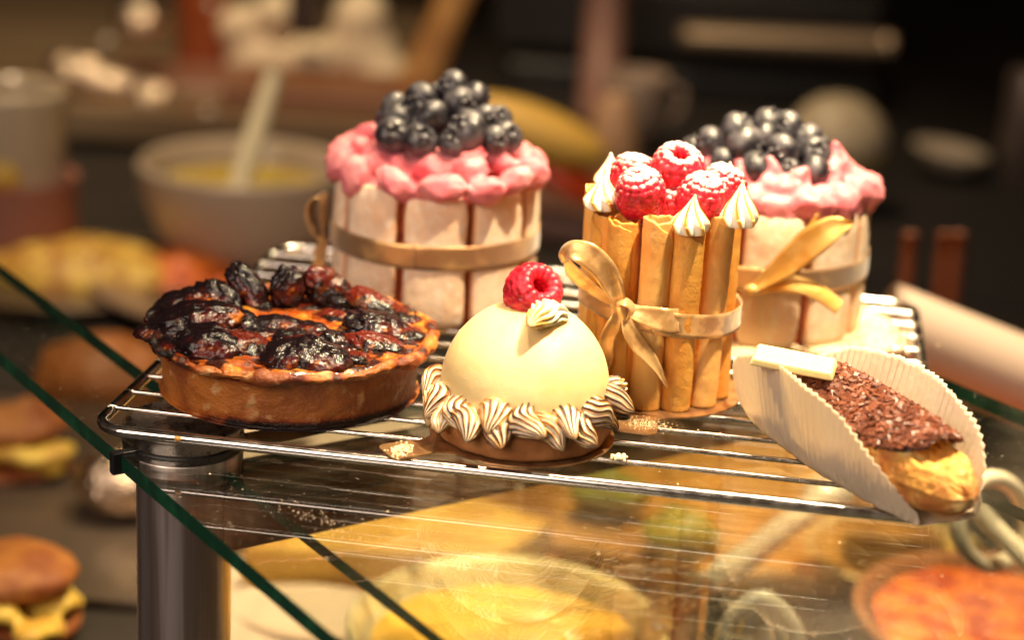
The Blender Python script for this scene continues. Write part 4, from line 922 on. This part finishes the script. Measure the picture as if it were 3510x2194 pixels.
# upper left: wire basket / tray, foil, glass jar
V, F = boxm((*g(300, 240)[:2], -19), (90, 90, 3), .1); tag(make('metal_tray', V, F, bgmat('tray_brown', (.26, .17, .10), .35, (.36, .25, .15), .15, metal=.4, stretch=(.1, 1, 1)), smooth=False), 'wide dull metal tray at the far upper left', 'tray')
t = thing('glass_jar', 'clear glass jar with yellow mustard in a pink holder at the left edge', 'jar', g(60, 930))
V, F = lathe(dense([(.01, .2), (4.2, .2), (4.4, 2), (4.4, 11), (4.6, 15.5), (4.6, 16.2), (4.3, 16.2), (4.2, 11), (4.1, 2), (.01, 1)], 60), 50); make('glass', V, F, bgmat('jar_glass', (.45, .36, .25), .15), t)
V, F = lathe(dense([(.01, 0), (4.9, 0), (5.2, 1), (5.2, 8.2), (5.0, 8.4), (.01, 8.2)], 40), 50); make('holder', V, F, bgmat('pink_clay', (.33, .13, .09), .5), t)
V, F = ball((0, -3.3, 9.5), (2.4, 1.6, 2.2)); make('mustard', V, F, yellow_f, t)
foil = pmat('foil', (.75, .58, .42), .25, 1., bump=[(1.2, .5)])
for k, (px, py, rx, rz) in enumerate([(310, 265, 5.5, 2.4), (500, 330, 5, 2.2), (560, 360, 3.4, 2.2), (480, 70, 3, 2.4)]):
    V, F = ball((0, 0, 0), (rx, 3, rz), 40, 24); me = mesh(V, F); displace(me, lambda V, N_: .6 * fbm(V, .4, k)); o = link('foil_parcel', me, foil); place(o, atY(px, py, 140 + 4 * k), (0, .2, 0))
    tag(o, ['crumpled foil parcel nearest the glass jar', 'crumpled foil parcel above the dark gap beside the soup bowl', 'small foil parcel right beside the rim of the soup bowl', 'small foil parcel on the far metal tray'][k], 'foil parcel', 'foil parcels behind the bowl')
for (px, py) in [(478, 18), (368, 140), (500, 350), (715, 385), (725, 20)]:
    V, F = ball((0, 0, 0), .55, 12, 8); o = make('shiny_ball', V, F, chrome); place(o, atY(px, py, 133))
    tag(o, {478: 'small shiny ball at the top edge above the tray', 368: 'small shiny ball lower left on the tray', 500: 'small shiny ball on the foil parcel', 715: 'small shiny ball right above the soup bowl rim', 725: 'small shiny ball by the red bottle'}[px], 'knob', 'shiny balls in the background')
V, F = boxm((*g(860, 400)[:2], -19.5), (36, 16, 5), .1); tag(bevel(make('copper_pan', V, F, bgmat('copper', (.24, .11, .07), .4), smooth=False), 1.), 'low reddish brown pan behind the soup bowl', 'pan')
# saucer strip in front of the bowl
V, F = lathe(dense([(.01, 0), (7, .2), (13.5, 1.6), (14, 2.2), (13.4, 2.1), (7, .8), (.01, .6)], 50), 80); o = make('saucer', V, F, bgmat('brown_saucer', (.26, .17, .12), .3)); place(o, c + np.array([4, -9, 0])); tag(o, 'wide brownish saucer in front of the soup bowl', 'saucer')
# yellow dish at left
def heap(name, label, cat, c0, rad, mt, seed=0, dish=None, amp=.9):
    t = thing(name, label, cat, c0)
    V, F = ball((0, 0, 1.), rad, 60, 36); me = mesh(V, F); displace(me, lambda V, N_: amp * fbm(V, .45, seed) + amp * .4 * fbm(V, 1.2, seed)); link('heap', me, mt, t)
    if dish:
        V, F = lathe(dense([(.01, 0), (dish * .8, 0), (dish, 1.2), (dish * .97, 1.4), (.01, .4)], 30), 60); make('plate', V, F, bgmat('brown_plate', (.14, .09, .06), .3), t)
    return t
heap('egg_dish', 'yellow scrambled egg heap on a dark plate left of the rack', 'dish', g(250, 980), (9, 6, 3.2), yellow_f, 1, 11)
heap('red_relish', 'red orange relish heap behind the tart', 'relish', g(620, 990), (6, 5, 2.0), orange_f, 2)
heap('bun', 'orange brown bun behind the two glass edges', 'bun', g(365, 1340), (5.2, 4.2, 3.2), bgmat('bun_crust', (.42, .14, .03), .5), 3, None, .5)
def sandwich(label, c0, rz, sc_=.62):
    t = thing('sandwich', label, 'sandwich', c0, rz, 'filled rolls at the left')
    for z, m_, r in ((1.6, bread_m, (6.4, 5, 1.9)), (6.2, bread_m, (6.2, 5, 3.0))):
        V, F = ball((0, 0, z), [k * sc_ for k in r], 40, 24); V[:, 2] = V[:, 2] * sc_; me = mesh(V, F); displace(me, lambda V, N_: .55 * fbm(V, .35, z + rz) + .2 * fbm(V, 1., z)); link('bread', me, m_, t)
    parts = [ball((random.uniform(-5.4, 5.8) * sc_, random.uniform(-5.0, 3) * sc_, random.uniform(2.6, 4.6) * sc_), (random.uniform(1.4, 2.4) * sc_, 1.5 * sc_, .9 * sc_), 14, 10) for _ in range(26)]
    me = remesh(*join(parts), .35, 2); link('egg_filling', me, bgmat('egg_filling', (.85, .60, .10), .5, (.62, .36, .05), .5), t)
    return t
sandwich('filled roll with yellow egg filling left of the pillar, upper one', g(40, 1640), .15)
sandwich('filled roll with yellow egg filling at the lower left corner', g(40, 2170), -.25)
V, F = boxm((*g(150, 1700)[:2], -21.6), (48, 30, .8), .1); tag(bevel(make('steel_tray', V, F, bgmat('tray_steel', (.16, .12, .09), .25, metal=.5), smooth=False), .3), 'dark metal tray under the upper filled roll', 'tray')
V, F = ball((0, 0, 0), (3, 2.4, 2.2)); me = mesh(V, F); displace(me, lambda V, N_: .5 * fbm(V, .6, 4)); o = link('foil_cup', me, foil); place(o, g(420, 1650, -19)); tag(o, 'bright crumpled foil cup left of the pillar', 'foil cup')
# ---- below the glass
t = thing('cheese_slab', 'long yellow cheese slab with orange rind seen through the glass', 'cheese', g(1200, 1930))
c0 = np.array(t.location) / S
P_ = [g(820, 1905, -19)[:2], g(1720, 1925, -19)[:2], g(1900, 1810, -19)[:2], g(1500, 1690, -19)[:2], g(1100, 1760, -19)[:2]]
V, F = prism([tuple(p_ - c0[:2]) for p_ in P_], 1.0, 3.6); bevel(make('cheese', V, F, bgmat('cheese', (.74, .44, .08), .5, (.60, .32, .05), .3), t, smooth=False), .5)
V, F = prism([tuple((p_ - c0[:2]) * 1.04) for p_ in P_], 0, .98); bevel(make('rind', V, F, bgmat('rind', (.62, .20, .03), .5), t, smooth=False), .3)
cutm = bgmat('golden_board', (.46, .22, .04), .5, (.24, .10, .02), .12, stretch=(1, .3, 1))
for k, (a, b2, c3, lab) in enumerate([((1500, 1600), (2500, 1760), 16, 'long golden pastry sheet lying below the glass in the middle'), ((2300, 1720), (3150, 1740), 22, 'broad golden pastry sheet below the glass under the eclair')]):
    A_ = g(*a, -20); B_ = g(*b2, -20); mid = (A_ + B_) / 2; dd = B_ - A_
    V, F = boxm((mid[0], mid[1], -21 + .6 * k), (np.linalg.norm(dd), c3, 1.8), math.atan2(dd[1], dd[0])); tag(bevel(make('pastry_sheet', V, F, cutm, smooth=False), .5), lab, 'pastry', 'golden pastry sheets below the glass')
bowl('yellow_bowl', 'large pale bowl of yellow cream below the glass at the bottom', 'bowl', np.array([*at(1740, 2150, -15.5)[:2], ZC]), 7.9, 6.5, bgmat('ivory_bowl', (.85, .70, .38), .3), bgmat('yellow_cream', (.78, .45, .06), .35), .86, .45)
bowl('orange_bowl', 'bowl of bright orange puree at the lower right corner', 'bowl', np.array([*at(3440, 2110, -17.5)[:2], ZC]), 8.0, 4.5, bgmat('brown_bowl', (.34, .14, .06), .35), orange_f, .9, .5)
V, F = lathe(dense([(.01, 0), (5, 0), (8.6, 1.4), (8.8, 1.8), (8.2, 1.7), (.01, .6)], 40), 60)
o = make('plate', V, F, white_c); place(o, g(1130, 2080), sca=.72); tag(o, 'cream plate below the glass right of the pillar', 'plate', 'cream plates below the glass')
o2 = dup(o, None, g(1000, 2330), (0, 0, 0), .9); tag(o2, 'cream plate at the bottom edge between the pillar and yellow bowl', 'plate', 'cream plates below the glass')
o3 = dup(o, None, g(1000, 1560), (0, 0, 0), 1.0); tag(o3, 'cream plate seen under the rack behind the pillar', 'plate', 'cream plates below the glass')
# greens
for k, (px, py) in enumerate([(2080, 1690), (2330, 1830), (2950, 1480)]):
    V, F = ball((0, 0, 0), (2.4, 1.8, 1.2), 30, 20); me = mesh(V, F); displace(me, lambda V, N_: .7 * fbm(V, .7, k)); o = link('lettuce_leaf', me, bgmat('lettuce%d' % k, (.22, .22, .03), .5)); place(o, g(px, py, -18.5))
    tag(o, ['crumpled green lettuce leaf under the front rail middle', 'crumpled green lettuce leaf under the rail right of centre', 'crumpled green lettuce leaf right of the eclair'][k], 'lettuce', 'lettuce leaves below the glass')
# ladle handle, whisk, slotted tongs
a_ = g(2270, 2130, -15); b_ = g(2830, 1700, -15)
V, F = tube([a_ + (b_ - a_) * k / 10 for k in range(11)], .75, 16); t = thing('ladle', 'shiny steel ladle handle slanting below the glass', 'ladle', a_); make('handle', V - a_, F, chrome, t)
V, F = ball((b_ - a_) * 1.02, (1.5, 1.3, .9)); make('hook', V, F, chrome, t)
t = thing('whisk', 'steel wire whisk loops at the bottom right below the glass', 'whisk', g(2620, 2210, -14)); w0 = np.array(t.location) / S
for (x0, x1, top, dy) in ((2470, 2740, 2050, 0), (2540, 2700, 2060, 1), (2590, 2640, 2075, 2)):
    P_ = [atY(x0, 2300, w0[1] + dy) - w0, atY(x0 + 20, 2150, w0[1] + dy) - w0, atY((x0 + x1) / 2, top, w0[1] + dy) - w0, atY(x1 - 20, 2150, w0[1] + dy) - w0, atY(x1, 2300, w0[1] + dy) - w0]
    V, F = tube(dense(P_, 30), .42, 10); make('loop', V, F, chrome, t)
t = thing('serving_tongs', 'pale ring ended serving tongs at the right edge', 'tongs', atY(3400, 1790, 22)); w0 = np.array(t.location) / S
tg = bgmat('pale_steel', (.95, .82, .62), .3)
ring = [atY(3400 + 118 * math.cos(a), 1790 + 150 * math.sin(a), 22 + 2 * math.cos(a)) - w0 for a in np.linspace(0, 2 * PI, 40, endpoint=False)]
V, F = tube(ring, .42, 12, closed=True); make('ring', V, F, tg, t)
V, F = tube(dense([atY(3300, 1690, 21.5) - w0, atY(3400, 1800, 21.5) - w0, atY(3560, 1960, 21) - w0], 20), .48, 12); make('shaft', V, F, tg, t)
bowl('sauce_bowl', 'shallow tan bowl below the glass beneath the eclair end', 'bowl', g(3060, 2020), 5.5, 2.6, bgmat('tan_bowl', (.60, .44, .20), .4), bgmat('mustard_sauce', (.68, .45, .10), .4), .8, .4)
V, F = boxm((*g(2900, 2250)[:2], -21.7), (12, 12, .6), .3); tag(make('black_tray', V, F, rubber, smooth=False), 'black tray at the bottom edge under the whisk', 'tray')
